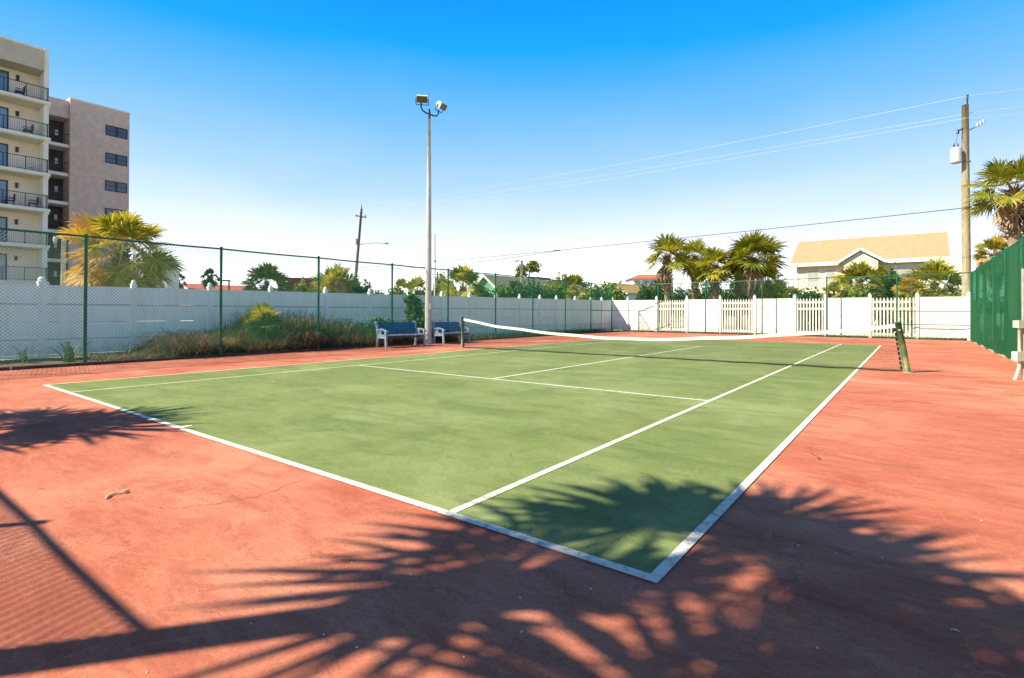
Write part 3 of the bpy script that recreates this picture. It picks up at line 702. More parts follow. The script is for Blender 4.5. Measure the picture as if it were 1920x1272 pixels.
palm_at('second palm in the row with leafy stub below its crown', 1303, 465, 42, 45, 14, nleaf=26, leaflets=20, fm=M_frond, fm2=M_frond_y, split=lambda v, rs: rs.random() < .3, boots=(.4,.98), trunk_r=.18, low=-55, dead=10, bootr=1.9, hoff=0.3, pet=0.5)
palm_at('third palm in the row with bright yellow fronds', 1340, 481, 42, 41, 15, nleaf=26, leaflets=20, fm=M_frond_y, fm2=M_frond, split=lambda v, rs: rs.random() < .35, boots=(.45,.98), trunk_r=.18, low=-35, dead=6, bootr=2.1, hoff=0.35, pet=0.5)
palm_at('broadest palm at the right of the palm row', 1410, 453, 66, 40, 16, nleaf=28, leaflets=24, fm=M_frond, fm2=M_frond_y, split=lambda v, rs: rs.random() < .3, boots=(.4,.98), trunk_r=.24, low=-20, dead=6, bootr=2.2, hoff=0.42, pet=0.5)
palm_at('short palm trunk tucked behind the broadest palm', 1386, 470, 34, 42.5, 17, nleaf=20, leaflets=18, fm=M_frond_d, boots=(.4,.98), trunk_r=.19, low=-20, dead=2, bootr=1.8, hoff=0.4)
palm_at('low yellow palm between the palm row and the tan-roofed house', 1440, 522, 38, 42, 18, nleaf=34, leaflets=18, fm=M_frond_y, low=-80, dead=4)
palm_at('low bright palm left of the house deck', 1484, 552, 24, 38, 19, nleaf=26, leaflets=16, fm=M_frond_y, fm2=M_frond, split=lambda v, rs: rs.random() < .5, low=-80, dead=3)
palm_at('leafy palm in front of the porch gable of the house', 1612, 512, 50, 38, 20, nleaf=44, leaflets=20, fm=M_frond, fm2=M_frond_y, split=lambda v, rs: rs.random() < .45, low=-45, dead=8, boots=(.3,1), hoff=0.3)
palm_at('small yellow palm below the left windows of the house', 1562, 548, 26, 37, 21, nleaf=26, leaflets=16, fm=M_frond_y, low=-80, dead=3)
palm_at('small palm right of the porch of the house', 1652, 516, 26, 39, 22, nleaf=22, leaflets=16, fm=M_frond, low=-60, dead=3)
palm_at('wide bushy palm against the right wall of the house', 1752, 528, 58, 37, 23, nleaf=54, leaflets=22, fm=M_frond, fm2=M_frond_y, split=lambda v, rs: rs.random() < .35, low=-70, dead=18, boots=(.1,1))
palm_at('low golden palm at the foot of the bushy palm', 1706, 540, 32, 36, 24, nleaf=28, leaflets=16, fm=M_frond_y, fm2=M_frond_o, split=lambda v, rs: rs.random() < .3, low=-80, dead=6)
palm_at('tall thick palm with heavy leaf bases at the right edge', 1902, 312, 78, 24.5, 25, nleaf=18, leaflets=34, fm=M_frond, fm2=M_frond_y, split=lambda v, rs: rs.random() < .25, boots=(.66,.99), trunk_r=.24, low=-22, dead=4, bootr=2.6, hoff=0.48, pet=0.5)
palm_at('shorter palm behind the windscreen beside the tall thick palm', 1868, 470, 40, 30, 26, nleaf=34, leaflets=22, fm=M_frond, fm2=M_frond_o, split=lambda v, rs: rs.random() < .3, low=-60, dead=6)
# palms behind the photographer: their shade lies across the near end of the court
palm('palm behind the photographer casting the crown shadow by the near corner', (7.10,-4.85,0), 5.68, 1.78, nleaf=21, gap=258, leaflets=24, seed=31, group='palms behind the photographer', trunk_r=.12, boots=(.75,.98), low=2, dead=0, bootr=1.3, pet=.42, wf=.62, spread=115)
palm('taller palm behind the photographer shading the right of the near court', (8.75,-5.6,0), 5.25, 1.95, nleaf=20, leaflets=24, seed=33, group='palms behind the photographer', trunk_r=.14, boots=(.7,.98), low=-30, dead=0, bootr=1.4, pet=.42, wf=.62, spread=115)
palm('palm behind the photographer casting the crown shadow at the left edge', (.75,-5.35,0), 4.5, 1.75, nleaf=24, leaflets=24, seed=38, group='palms behind the photographer', trunk_r=.13, boots=(.7,.98), low=-30, dead=0, bootr=1.4, pet=.42, wf=.62, spread=115)

# ---------------------------------------------------------------- shrubs and far greenery
def leafblob(mb, rs, c, rx, ry, rz, n, ls, up=.3):
    for i in range(n):
        th = rs.uniform(0, 2*math.pi); ph = math.acos(rs.uniform(-.35, 1)); q = rs.random()**.35
        lump = 1+.22*math.sin(th*3+c[0])+.16*math.sin(ph*5+th*2+c[1])
        x = c[0]+rx*q*lump*math.sin(ph)*math.cos(th); y = c[1]+ry*q*lump*math.sin(ph)*math.sin(th); z = c[2]+rz*q*lump*math.cos(ph)
        d = Vector((rs.gauss(0,1), rs.gauss(0,1), rs.gauss(up,1))).normalized(); s = d.cross(Vector((rs.gauss(0,1),rs.gauss(0,1),rs.gauss(0,1)))).normalized()
        l_ = ls*rs.uniform(.6,1.3); w_ = l_*.28; p = Vector((x,y,z))
        b = len(mb.v); mb.v += [tuple(p), tuple(p+d*l_*.5+s*w_), tuple(p+d*l_), tuple(p+d*l_*.5-s*w_)]; mb.f.append((b,b+1,b+2,b+3))
def shrub(label, px0, px1, ptop, depth, seed, m, n=2600, ls=.28, name='shrub', cat='shrub', group='shrubs beyond the fences'):
    rs = random.Random(seed); a0 = W(px0, 585, depth); a1 = W(px1, 585, depth); c = (a0+a1)/2; wd = (a1-a0).length; h = W(px0, ptop, depth).z*1.12
    e = empty(name, (c.x,c.y,0), label, cat, group); mb = MB(); k = max(3, int(wd/1.3)); dr = (a1-a0).normalized()
    for i in range(k):
        t = (i+.5)/k-.5; hh = h*rs.uniform(.80,1.05); r_ = wd/k*.85
        leafblob(mb, rs, tuple(dr*wd*t+Vector((0,rs.uniform(-.5,.5),hh*.45))), r_, r_, hh*.50, int(n*1.9)//k, ls*.9)
    mb.build('foliage', m, e)
    mb = MB()
    for i in range(k):
        t = (i+.5)/k-.5; q = dr*wd*t
        for j in range(3): mb.tube([(q.x,q.y,-.05),(q.x+rs.uniform(-.4,.4),q.y+rs.uniform(-.4,.4),h*.55)],[.05,.02],5)
    mb.build('stems', M_woodg, e)
shrub('green shrub in front of the maroon building', 545, 598, 534, 42, 1, M_bush)
shrub('dark shrub right of the leaning utility pole', 655, 690, 536, 44, 2, M_bushd)
shrub('low shrubs above the white fence left of the light pole', 690, 742, 540, 44, 3, M_bush)
shrub('dark shrub directly behind the light pole', 795, 835, 538, 48, 4, M_bush)
shrub('pale green tree behind the pale thin pole', 815, 850, 526, 62, 5, M_bushy, ls=.4)
shrub('shrubs below the green gabled house', 880, 945, 540, 42, 6, M_bush, n=3600)
shrub('shrubs below the olive roof', 935, 1010, 538, 43, 7, M_bushd, n=3600)
shrub('shrubs below the dark teal gable', 1000, 1062, 534, 44, 8, M_bush, n=3600)
shrub('yellow-green shrub between the street lamp and the low palm', 1030, 1062, 528, 46, 9, M_bushy)
shrub('shrub below the pale blue gable', 1100, 1168, 538, 43, 10, M_bush, n=3600)
shrub('dark shrubs in front of the red-roofed tower block', 1198, 1250, 534, 48, 11, M_bushd, n=3000)
shrub('dark rounded shrubs behind the left palm trunks', 1255, 1345, 538, 52, 12, M_bushd, n=4200)
shrub('dark rounded shrubs behind the broadest palm', 1345, 1425, 536, 52, 13, M_bushd, n=4200)
shrub('yellow-green shrubs left of the house deck', 1425, 1474, 522, 46, 14, M_bush, n=4200)
shrub('dark shrubs underneath the house deck', 1488, 1556, 556, 37, 15, M_bushd, n=3000)
shrub('dark shrub right of the house porch', 1655, 1695, 520, 38, 16, M_bushd, n=3000)
shrub('golden shrub at the foot of the wide palm', 1690, 1805, 545, 35.5, 17, M_bushy, n=4000)
shrub('green shrub in front of the house entrance', 1588, 1650, 548, 36.5, 27, M_bush, n=2600)
# a distant wooded belt, one mass on the horizon
rs = random.Random(77); mb = MB()
for i in range(110):
    px = -200+2300*i/110; dpt = rs.uniform(150,230)
    if 250 < px < 760: hh = rs.uniform(2.5,4.2)
    else: hh = rs.uniform(4.0,7.5)
    c = W(px, 585, dpt); leafblob(mb, rs, (c.x,c.y,hh*.4), 9, 9, hh*.6, 170, 1.5)
tag(mb.build('distant_trees', M_bushd), 'low belt of distant dark green trees on the horizon', 'trees', kind='stuff')
# small tufted tree behind the street lamp
p = W(992, 585, 62); e = empty('tufted_tree', (p.x,p.y,0), 'small tufted tree beside the street lamp above the olive roof', 'tree')
rs = random.Random(41); mb = MB()
for dx, py, r_ in ((.5,499,.75),(-.7,507,.8),(-1.0,517,.6),(.6,508,.5)):
    leafblob(mb, rs, (dx*ra.x, dx*ra.y, W(992,py,62).z), r_, r_, r_*.7, 330, .3)
mb.build('crown', M_bush, e)
mb = MB(); zt = W(992,502,62).z; mb.tube([(0,0,0),(.1,0,zt*.5),(-.1,0,zt*.8),(.2,0,zt)],[.16,.12,.08,.04],7)
mb.tube([(0,0,zt*.75),(-.6*ra.x,-.6*ra.y,zt*.9)],[.07,.04],6); mb.build('trunk', M_woodg, e)

# weeds between the left fences
def blades(mb, rs, x, y, z, h, sp, wd):
    a0 = rs.uniform(0, 6.283); o = Vector((math.cos(a0), math.sin(a0), 0)); s = Vector((-o.y, o.x, 0))*wd; p = Vector((x,y,z)); k = rs.uniform(.2,1)*sp
    a1 = p+o*k*h*.25+Vector((0,0,h*.5)); a2 = p+o*k*h*.6+Vector((0,0,h*.86)); a3 = p+o*k*h*1.05+Vector((0,0,h*(1-.25*k)))
    b = len(mb.v); mb.v += [tuple(p-s), tuple(p+s), tuple(a1+s*.9), tuple(a1-s*.9), tuple(a2+s*.6), tuple(a2-s*.6), tuple(a3)]
    mb.f += [(b,b+1,b+2,b+3),(b+3,b+2,b+4,b+5),(b+5,b+4,b+6)]
rs = random.Random(9); gm = MB(); bm_ = MB()
def dens(y):                      # height profile of the weeds along the strip
    pk = [(2.7,.06),(3.6,.30),(4.6,.42),(5.6,.55),(6.2,.95),(6.9,.85),(7.6,.95),(8.4,.85),(9.3,.62),(10.3,.60),(11.3,.55),(12.6,.45),(14,.30),(17,.22),(20,.18),(31,.12)]
    if y < pk[0][0]: return .05
    for (a0,h0),(a1,h1) in zip(pk,pk[1:]):
        if y <= a1: return h0+(h1-h0)*(y-a0)/(a1-a0)
    return .1
clumps = [(rs.uniform(-6.0,-4.2), 3.0+11.0*rs.random(), rs.uniform(.45,1.6), rs.random()) for _ in range(95)]
tuft = [(c[0]+rs.gauss(0,.22), c[1]+rs.gauss(0,.24), c[2], c[3]) for c in clumps for _ in range(6)]
for (tx, ty, ch, cd_) in tuft:
    ed = min(1, (-3.9-tx)/.9+.25); hh = .86*dens(ty)*rs.uniform(.75,1.25)*ed*ch; dry = cd_ < (.78 if ty < 5.8 else .35 if ty < 9 else .5)
    for k in range(46):
        x = tx+rs.gauss(0,.14); y = ty+rs.gauss(0,.16)
        if x > -3.86: continue
        blades(bm_ if dry else gm, rs, x, y, strip_h(x,y)-.02, max(.08,hh*rs.uniform(.45,1.15)), 1.3 if dry else .9, .011)
for _ in range(11000):               # low dry litter along the kerb
    y = 1.9+rs.random()*13; x = -3.85-rs.random()**1.5*2.0
    blades(bm_, rs, x, y, strip_h(x,y)-.01, rs.uniform(.06,.24)*((2.2+.9*math.sin(y*2.7)*math.sin(y*.9+1)) if y > 3.4 else .8), 2.6, .010)
for _ in range(2600):
    y = 14+rs.random()*16; x = -4.15-rs.random()*1.0
    blades(gm if rs.random() < .4 else bm_, rs, x, y, .01, rs.uniform(.08,.30), 1.2, .010)
for _ in range(1500):               # far end, under the white fence
    x = -4+18*rs.random(); y = 31.15+rs.random()*.5
    blades(gm if rs.random() < .5 else bm_, rs, x, y, -.01, rs.uniform(.05,.16), 1.2, .014)
tag(gm.build('green_weeds', M_ggrass), 'green weedy grass growing between the two left fences', 'grass', kind='stuff')
tag(bm_.build('dry_weeds', M_bgrass), 'dry brown grass and litter along the left fence', 'dry grass', kind='stuff')
def plant(label, px, x0, h, sp, n, m, seed, ww=.016, name='wild_plant', cat='plant'):
    p = on_x(px, x0); rs = random.Random(seed); z = strip_h(p.x, p.y); e = empty(name, (p.x,p.y,z), label, cat); mb = MB()
    for k in range(n): blades(mb, rs, rs.gauss(0,.05), rs.gauss(0,.05), -.02, h*rs.uniform(.45,1.2), sp, ww*1.3)
    mb.build('leaves', m, e)
    mb = MB()
    for k in range(4): mb.tube([(0,0,-.02),(rs.uniform(-.1,.1),rs.uniform(-.1,.1),h*.4)],[.014,.006],5)
    mb.build('stem', M_woodg, e)
plant('spiky dark green plant right of the thick fence post base', 132, -5.0, .55, 1.5, 26, M_bushd, 3)
plant('small dark weed by the left edge of the picture', 45, -5.2, .42, 1.3, 22, M_ggrass, 4, .01)
plant('straw-coloured grass clump in front of the second fence post', 425, -4.3, .48, 1.8, 120, leafmat('straw', [(.45,.30,.12),(.36,.24,.10),(.30,.26,.08)], .3), 5, .007, 'grass_clump', 'grass clump')
plant('tall dark green grass clump left of the third fence post', 560, -4.8, .95, 1.3, 260, M_ggrass, 6, .009, 'grass_clump', 'grass clump')
def bush(label, px, x0, h, r_, n, m, seed, ls):
    p = on_x(px, x0); rs = random.Random(seed); z = strip_h(p.x, p.y); e = empty('bush', (p.x,p.y,z), label, 'bush'); mb = MB()
    for k in range(7):
        t = k/6; leafblob(mb, rs, (rs.uniform(-.5,.5)*r_, rs.uniform(-.5,.5)*r_, h*(.22+.66*t)), r_*(1.0-.45*t)*rs.uniform(.7,1), r_*(1.0-.45*t), h*.18, n//7, ls, .8)
    mb.build('foliage', m, e)
    mb = MB()
    for k in range(9):
        a0 = rs.uniform(0,6.28); mb.tube([(0,0,-.05),(math.cos(a0)*r_*.3,math.sin(a0)*r_*.3,h*.45),(math.cos(a0)*r_*.6,math.sin(a0)*r_*.6,h*rs.uniform(.7,1.05))],[.014,.010,.004],5)
    mb.build('stems', M_woodg, e)
pq = on_x(489, -5.2); palm('yellow-green palmetto rising highest among the weeds', (pq.x,pq.y,strip_h(pq.x,pq.y)-.05), .80, .88, nleaf=22, leaflets=22, seed=51, fm=M_bushy, trunk_r=.07, boots=(0,0), low=-30, dead=3, pet=.5, group='wild plants by the left fence', name='palmetto')
pq = on_x(578, -5.3); palm('dark palmetto among the tall weeds beside the third fence post', (pq.x,pq.y,strip_h(pq.x,pq.y)-.05), .45, .60, nleaf=18, leaflets=20, seed=52, fm=M_frond_d, trunk_r=.06, boots=(0,0), low=-20, dead=2, pet=.5, group='wild plants by the left fence', name='palmetto')
bush('dark green bush below the yellow one', 505, -4.8, .75, .62, 1100, M_bushd, 12, .13)
bush('tall dark green bush between the left bench and the light pole', 777, -4.5, 1.85, .52, 2400, leafmat('bush_green', [(.02,.07,.02),(.05,.12,.02),(.12,.18,.02),(.03,.09,.03)], .25), 13, .14)
bush('low green bush behind the left bench', 715, -4.6, .85, .5, 900, M_ggrass, 14, .12)

# ---------------------------------------------------------------- utility poles, lamps, wires
p = on_y(1812, 33.2); e = empty('utility_pole', (p.x,p.y,0), 'tall straight wooden utility pole with a transformer behind the far fence', 'utility pole')
MP = Vector((p.x,p.y,0)); dp = (p-CAM).dot(Fv); ZT = 1.3+(585-192)*dp/996
mb = MB(); mb.tube([(0,0,-.1),(0,0,4),(-.02,0,8),(-.03,0,ZT)],[.20,.185,.165,.145],14); mb.build('pole', M_wood, e, smooth=True)
mb = MB(); mb.box(.02,.09,-.04,.04,ZT-.1,ZT+.28)
for k in range(3): mb.tube([(.055,0,ZT+.28+k*.09),(.055,0,ZT+.33+k*.09)],[.06,.035],8)
mb.build('top_insulator', M_dark, e)
def upz(py): return 1.3+(585-py)*dp/996
for du, py, sgn in ((.0,228,1),):
    mb = MB(); a0 = ra*.15+Vector((0,0,upz(240))); a1 = ra*.95+Vector((0,0,upz(224))); mb.tube([a0,a1],.03,8)
    for t in (.55,.75,.95): c = a0.lerp(a1,t); mb.tube([c-Vector((0,0,.05)), c+Vector((0,0,.16))],[.06,.03],8)
    mb.build('insulator_arm', M_galv, e)
mb = MB(); a0 = ra*-.15+Vector((0,0,upz(236))); a1 = ra*-.42+Vector((0,0,upz(242))); mb.tube([a0,a1],.035,8); mb.tube([a1-Vector((0,0,.12)),a1+Vector((0,0,.12))],[.07,.03],8); mb.build('insulator_arm', M_dark, e)
tf = ra*-.52; z0, z1 = upz(302), upz(273)
mb = MB(); mb.tube([tf+Vector((0,0,z0)),tf+Vector((0,0,z0+.05)),tf+Vector((0,0,z1-.04)),tf+Vector((0,0,z1))],[.20,.235,.235,.20],16); t_o = mb.build('transformer', M_trans, e, smooth=False)
mb = MB()
for du in (-.1,.1): mb.tube([tf+ra*du+Vector((0,0,z1)),tf+ra*du+Vector((0,0,z1+.22))],[.05,.025],8)
mb.build('bushing', M_dark, t_o)
mb = MB(); mb.bar(Vector((0,0,upz(292))), tf+Vector((0,0,upz(292))), .06,.05); mb.bar(Vector((0,0,upz(280))), tf+Vector((0,0,upz(280))), .06,.05); mb.build('bracket', M_galv, e)
mb = MB(); mb.tube([ra*.17+Vector((0,0,.2)),ra*.15+Vector((0,0,upz(250)))],.012,5); mb.tube([ra*-.42+Vector((0,0,upz(242))),ra*-.50+Vector((0,0,upz(262))),tf+Vector((0,0,z1+.2))],.010,5); mb.build('down_wire', M_wired, e)
mb = MB()
for py in (300, 345, 385, 480, 530): mb.tube([(0,0,upz(py)),(0,0,upz(py)+.04)],.19,12)
mb.build('bands', M_woodg, e)

D2 = 75; p = W(660, 560, D2); pt = W(678, 392, D2); LP = Vector((p.x,p.y,0))
e = empty('utility_pole', (p.x,p.y,0), 'weathered utility pole leaning right with a long street lamp arm', 'utility pole')
tv = pt-LP; mb = MB(); mb.tube([(0,0,0), tv*.5, tv],[.25,.21,.15],10); mb.build('pole', M_woodg, e, smooth=True)
mb = MB(); c = tv*.93; mb.bar(c-ra*.75+Vector((0,0,.15)), c+ra*.75-Vector((0,0,.1)), .14,.16)
for k in (-.65,.65): mb.tube([c+ra*k, c+ra*k+Vector((0,0,.35))],[.09,.05],6)
mb.tube([tv*.97,tv*1.0+Vector((0,0,.7))],[.12,.04],6); mb.build('crossarm', M_woodg, e)
mb = MB(); mb.tube([tv*.70-ra*.35-Vector((0,0,.3)), tv*.70-ra*.35+Vector((0,0,.5))],.22,8); mb.build('transformer', M_trans, e)
la = W(672,459,D2)-LP; lb_ = W(724,456,D2)-LP
mb = MB(); mb.tube([la, la.lerp(lb_,.5)+Vector((0,0,.12)), lb_],.055,6); arm = mb.build('lamp_arm', M_galv, e)
mb = MB(); mb.tube([lb_-ra*.5+Vector((0,0,.02)), lb_, lb_+ra*.35-Vector((0,0,.05))],[.08,.22,.10],8); mb.build('lamp_head', M_trans, e)

p = W(978, 585, 55); e = empty('street_lamp', (p.x,p.y,0), 'slim pale street lamp in front of the olive roof', 'street lamp')
zt = W(978, 489, 55).z; mb = MB(); mb.tube([(0,0,0),(0,0,zt)],[.15,.12],10); mb.build('pole', M_pole, e, smooth=True)
mb = MB(); mb.tube([(0,0,zt-.1), -ra*.35+Vector((0,0,zt))],.03,6); mb.build('arm', M_galv, e)
mb = MB(); mb.tube([-ra*.3+Vector((0,0,zt)), -ra*.55+Vector((0,0,zt)), -ra*.85+Vector((0,0,zt-.04))],[.06,.13,.05],8); mb.build('lamp_head', M_trans, e)
def thinpole(label, px, ptop, depth, r_, m):
    p = W(px, 585, depth); e = empty('thin_pole', (p.x,p.y,0), label, 'pole'); z = W(px, ptop, depth).z
    mb = MB(); mb.tube([(0,0,0),(0,0,z*.7),(0,0,z)],[r_,r_*.85,r_*.4],8); mb.build('shaft', m, e, smooth=True)
    mb = MB(); mb.tube([(0,0,z*.70),(0,0,z*.70+.15)],r_*1.5,8); mb.build('collar', M_galv, e)
thinpole('thin pale antenna pole just right of the court light pole', 815, 438, 40, .06, M_pole)
thinpole('short wooden pole between the leaning pole and the light pole', 693, 528, 50, .16, M_woodg)
thinpole('short brown pole above the shrubs right of the antenna pole', 820, 510, 50, .12, M_woodg)
# lamp post with hooked top in front of the brown building
p = W(118, 585, 24); e = empty('lamp_post', (p.x,p.y,0), 'cream lamp post with a short hooked arm before the left apartment building', 'lamp post')
zt = W(118, 448, 24).z; mb = MB(); mb.tube([(0,0,0),(0,0,zt)],[.10,.085],12); mb.build('pole', M_pole, e, smooth=True)
mb = MB(); mb.tube([(0,0,zt-.05), -ra*.05+Vector((0,0,zt+.05)), -ra*.2+Vector((0,0,zt+.10)), -ra*.36+Vector((0,0,zt+.08))],.05,8); mb.build('arm', M_pole, e, smooth=True)
mb = MB(); mb.tube([-ra*.38+Vector((0,0,zt+.10)), -ra*.38+Vector((0,0,zt-.02)), -ra*.38+Vector((0,0,zt-.18))],[.05,.09,.06],10); mb.build('lamp_head', M_lamp, e)
p = W(429, 585, 40); e = empty('lamp_post', (p.x,p.y,0), 'small dark angled lamp post just right of the second tall fence post', 'lamp post')
zt = W(429, 527, 40).z; mb = MB(); mb.tube([(0,0,0),(0,0,zt)],.06,8); mb.build('pole', M_dark, e)
mb = MB(); mb.obox(-ra*.22+Vector((0,0,zt+.02)), ra, fa, Vector((0,0,1)), .28,.14,.05); mb.build('lamp_head', M_dark, e)

def cable(name, label, pts, r_, m, sag=0, group='overhead lines'):
    mb = MB(); P = []
    for (A, B, sg) in pts:
        A = Vector(A); B = Vector(B)
        for k in range(24):
            t = k/24; q = A.lerp(B, t); q.z -= sg*4*t*(1-t); P.append(q)
    P.append(Vector(pts[-1][1])); mb.tube(P, r_, 5); o = P[0]; 
    return tag(mb.build(name, m, loc=tuple(o)), label, 'cable', group)
mt = MP+Vector((.05,0,ZT+.45)); lt = LP+tv
outR = lambda py, d: W(2100, py, d)
cable('power_line', 'topmost bright power line running from the top of the straight utility pole', [(lt+Vector((0,0,.5)), mt, .5), (mt, outR(135,25), .1)], .012, M_wire)
m2 = MP+ra*.3+Vector((0,0,upz(207))); cable('power_line', 'middle bright power line below the topmost one', [(lt-Vector((0,0,.3))-ra*.6, m2, .35), (m2, outR(165,25), .1)], .011, M_wire)
m3 = MP+Vector((0,-.3,upz(220))); cable('power_line', 'lowest of the three bright power lines near the pole top', [(lt-Vector((0,0,.9))+ra*.6, m3, .3), (m3, outR(190,25), .1)], .010, M_wire)
m4 = MP+Vector((0,-.2,upz(376))); cable('telephone_line', 'faint pale line above the black cable', [(LP+tv*.55, m4, .9)], .009, M_wire)
m5 = MP+Vector((0,-.22,upz(387))); cable('telephone_line', 'thick black cable crossing behind the palm row', [(LP+tv*.47, m5, .2), (m5, outR(383,25), .1)], .020, M_wired)
sp_ = W(1050,470,52)
cable('telephone_line', 'thin dark cable ending at a splice above the teal gable', [(LP+tv*.46, sp_, .5)], .022, M_wired)
cable('telephone_line', 'low dark cable dropping left of the leaning pole', [(W(535,517,60), LP+tv*.48, .3)], .018, M_wired)
mb = MB(); mb.tube([sp_-ra*.7,sp_-ra*.4,sp_+ra*.05],[.03,.075,.05],7); tag(mb.build('cable_splice', M_wired), 'dark splice closure at the end of the thin cable', 'cable splice')

# ---------------------------------------------------------------- apartment building
XB = -41.9; YE = on_x(91, XB, 330).y
e = empty('apartment_building', (XB, YE, 0), 'tall cream and brown apartment building with balconies at the left edge', 'building')
off = Vector((-XB, -YE, 0))
def part(name, m, fn, par=e, label=None):
    mb = MB(); fn(mb); o = lb(mb, name, m, par, off)
    if label: o['label'] = label
    return o
Y0 = -8; XW = XB-1.75
fl = [17.57, 14.77, 11.98, 9.19, 6.35, 3.53, .7]
part('wall', M_cream, lambda b: b.box(XW-14, XW, Y0, YE-.3, 0, 20.9))
part('parapet', M_soffit, lambda b: (b.box(XW-.2, XB+.0, Y0, YE-.32, 19.95, 21.45)))
part('coping', M_creamw, lambda b: (b.box(XW-14.2, XB+.08, Y0, YE-.34, 21.45, 21.6), b.box(XW-14.2, XW-.3, Y0, YE-.31, 21.0, 21.2)))
part('end_wall', M_creamw, lambda b: b.box(XW-14, XB-.08, YE-.3, YE, 0, 21.7))  # lighter trim colour puts this end's sunlit look into the paint
for z in fl:
    part('balcony_slab', M_creamw, lambda b: (b.box(XW+.002, XB+.12, Y0, YE+.10, z-.22, z), b.box(XW+.002, XB+.02, YE-.25, YE+.05, z-.40, z-.221)))
    part('soffit', M_cream, lambda b: b.box(XW+.003, XB-.02, Y0, YE-.31, z-.27, z-.222))
    def rail(b):
        x = XB-.02
        b.box(x-.02,x+.02,Y0,YE-.02,z+1.02,z+1.07); b.box(x-.015,x+.015,Y0,YE-.02,z+.10,z+.13)
        yy = YE-.05
        while yy > 3: b.box(x-.006,x+.006,yy-.006,yy+.006,z+.13,z+1.02); yy -= .12
        for yy in (YE-.08, YE-1.35, YE-2.6, YE-3.9): b.box(x-.025,x+.025,yy-.025,yy+.025,z,z+1.05)
    part('railing', M_frame, rail)
    yd1 = YE-2.05; yd0 = yd1-2.2
    f = part('sliding_door', M_frame, lambda b: (b.box(XW+.0,XW+.06,yd0,yd0+.09,z,z+2.1), b.box(XW,XW+.06,yd1-.09,yd1,z,z+2.1), b.box(XW,XW+.06,yd0+.09,yd1-.09,z+2.01,z+2.1), b.box(XW,XW+.055,(yd0+yd1)/2-.04,(yd0+yd1)/2+.04,z,z+2.009)))
    part('pane', M_skyglass, lambda b: b.box(XW+.001,XW+.03,yd0+.09,yd1-.09,z,z+2.0), f)
    part('wall_lamp', M_frame, lambda b: (b.box(XW,XW+.16,yd1+.42,yd1+.58,z+1.62,z+1.95), b.box(XW,XW+.2,yd1+.40,yd1+.60,z+1.95,z+1.99)))
# balcony chairs seen through the railing
def balcony_chair(lbl, y, z, m):
    c = empty('balcony_chair', (XB-.75, y, z), lbl, 'chair', 'chairs on the apartment balconies')
    mb = MB(); mb.box(-.25,.25,-.27,.27,.40,.45); mb.build('seat', m, c)
    mb = MB(); mb.box(-.25,.25,.24,.29,.45,.95); mb.build('backrest', m, c)
    for sx in (-.23,.23):
        for sy in (-.25,.25):
            mb = MB(); mb.bar((sx,sy,0),(sx*.9,sy*.9,.42),.04); mb.build('leg', m, c)
    mb = MB(); mb.box(-.27,-.22,-.27,.27,.62,.66); mb.box(.22,.27,-.27,.27,.62,.66); mb.build('armrest', m, c)
balcony_chair('dark chair on the top balcony of the left building', YE-1.6, 17.57, M_dark)
balcony_chair('dark green chair on the second balcony from the top', YE-1.1, 14.77, M_fgreen)
balcony_chair('white chair on the third balcony from the top', YE-.95, 11.98, M_white)
balcony_chair('dark chair on the fourth balcony from the top', YE-.75, 9.19, M_dark)
balcony_chair('dark chair on the fourth balcony near the sliding door', YE-2.1, 9.19, M_dark)
# rear wing
XR = -53.0; yr0 = on_x(128, XR).y; yr1 = on_x(240, XR).y
part('rear_wall', M_pinkstucco, lambda b: b.box(XR-12, XR, yr0, yr1, 0, 21.75), label='brown stucco end wall of the rear wing')
part('rear_coping', M_creamw, lambda b: b.box(XR-12.05, XR+.05, yr0-.02, yr1+.05, 21.75, 21.9))
yl = on_x(90, XR).y
part('walkway_wall', M_shadein, lambda b: b.box(XR-12, XR-2.2, yl-9, yr0-.01, 0, 21.4))  # back wall coloured dark with the walkway's own shade
part('walkway_parapet', M_pinkstucco, lambda b: b.box(XR-2.3, XR-.3, yl-4, yr0-.012, 19.9, 21.6))
for k in range(7):
    z = 17.3-2.78*k
    if z < 0: continue
    part('walkway_slab', M_creamw, lambda b: b.box(XR-2.19, XR-.25, yl-4, yr0-.012, z-.25, z+.05))
    part('walkway_railing', M_frame, lambda b: (b.box(XR-.34,XR-.30,yl-4,yr0-.012,z+1.0,z+1.06), [b.box(XR-.33,XR-.31,yl-3.9+q*.14,yl-3.88+q*.14,z+.05,z+1.0) for q in range(int((yr0-yl+3.8)/.14))]))
    part('walkway_lamp', M_creamw, lambda b: b.box(XR-2.19,XR-2.1,yr0-.65,yr0-.42,z+1.2,z+1.75))
for k in range(6):
    z = 19.55-2.80*k-.45
    ya = on_x(195, XR).y; yb = on_x(236, XR).y
    if k >= 3 and k < 4: pass
    f = part('window', M_frame, lambda b: (b.box(XR,XR+.06,ya,yb,z-.07,z), b.box(XR,XR+.06,ya,yb,z+.9,z+.97), b.box(XR,XR+.06,ya,ya+.07,z,z+.9), b.box(XR,XR+.06,yb-.07,yb,z,z+.9), b.box(XR,XR+.06,(ya+yb)/2-.09,(ya+yb)/2+.09,z,z+.9)))
    part('pane', M_glass, lambda b: b.box(XR+.001,XR+.02,ya+.07,yb-.07,z,z+.9), f)
    part('sash_bar', M_frame, lambda b: b.box(XR+.021,XR+.035,ya+.07,yb-.07,z+.42,z+.47), f)

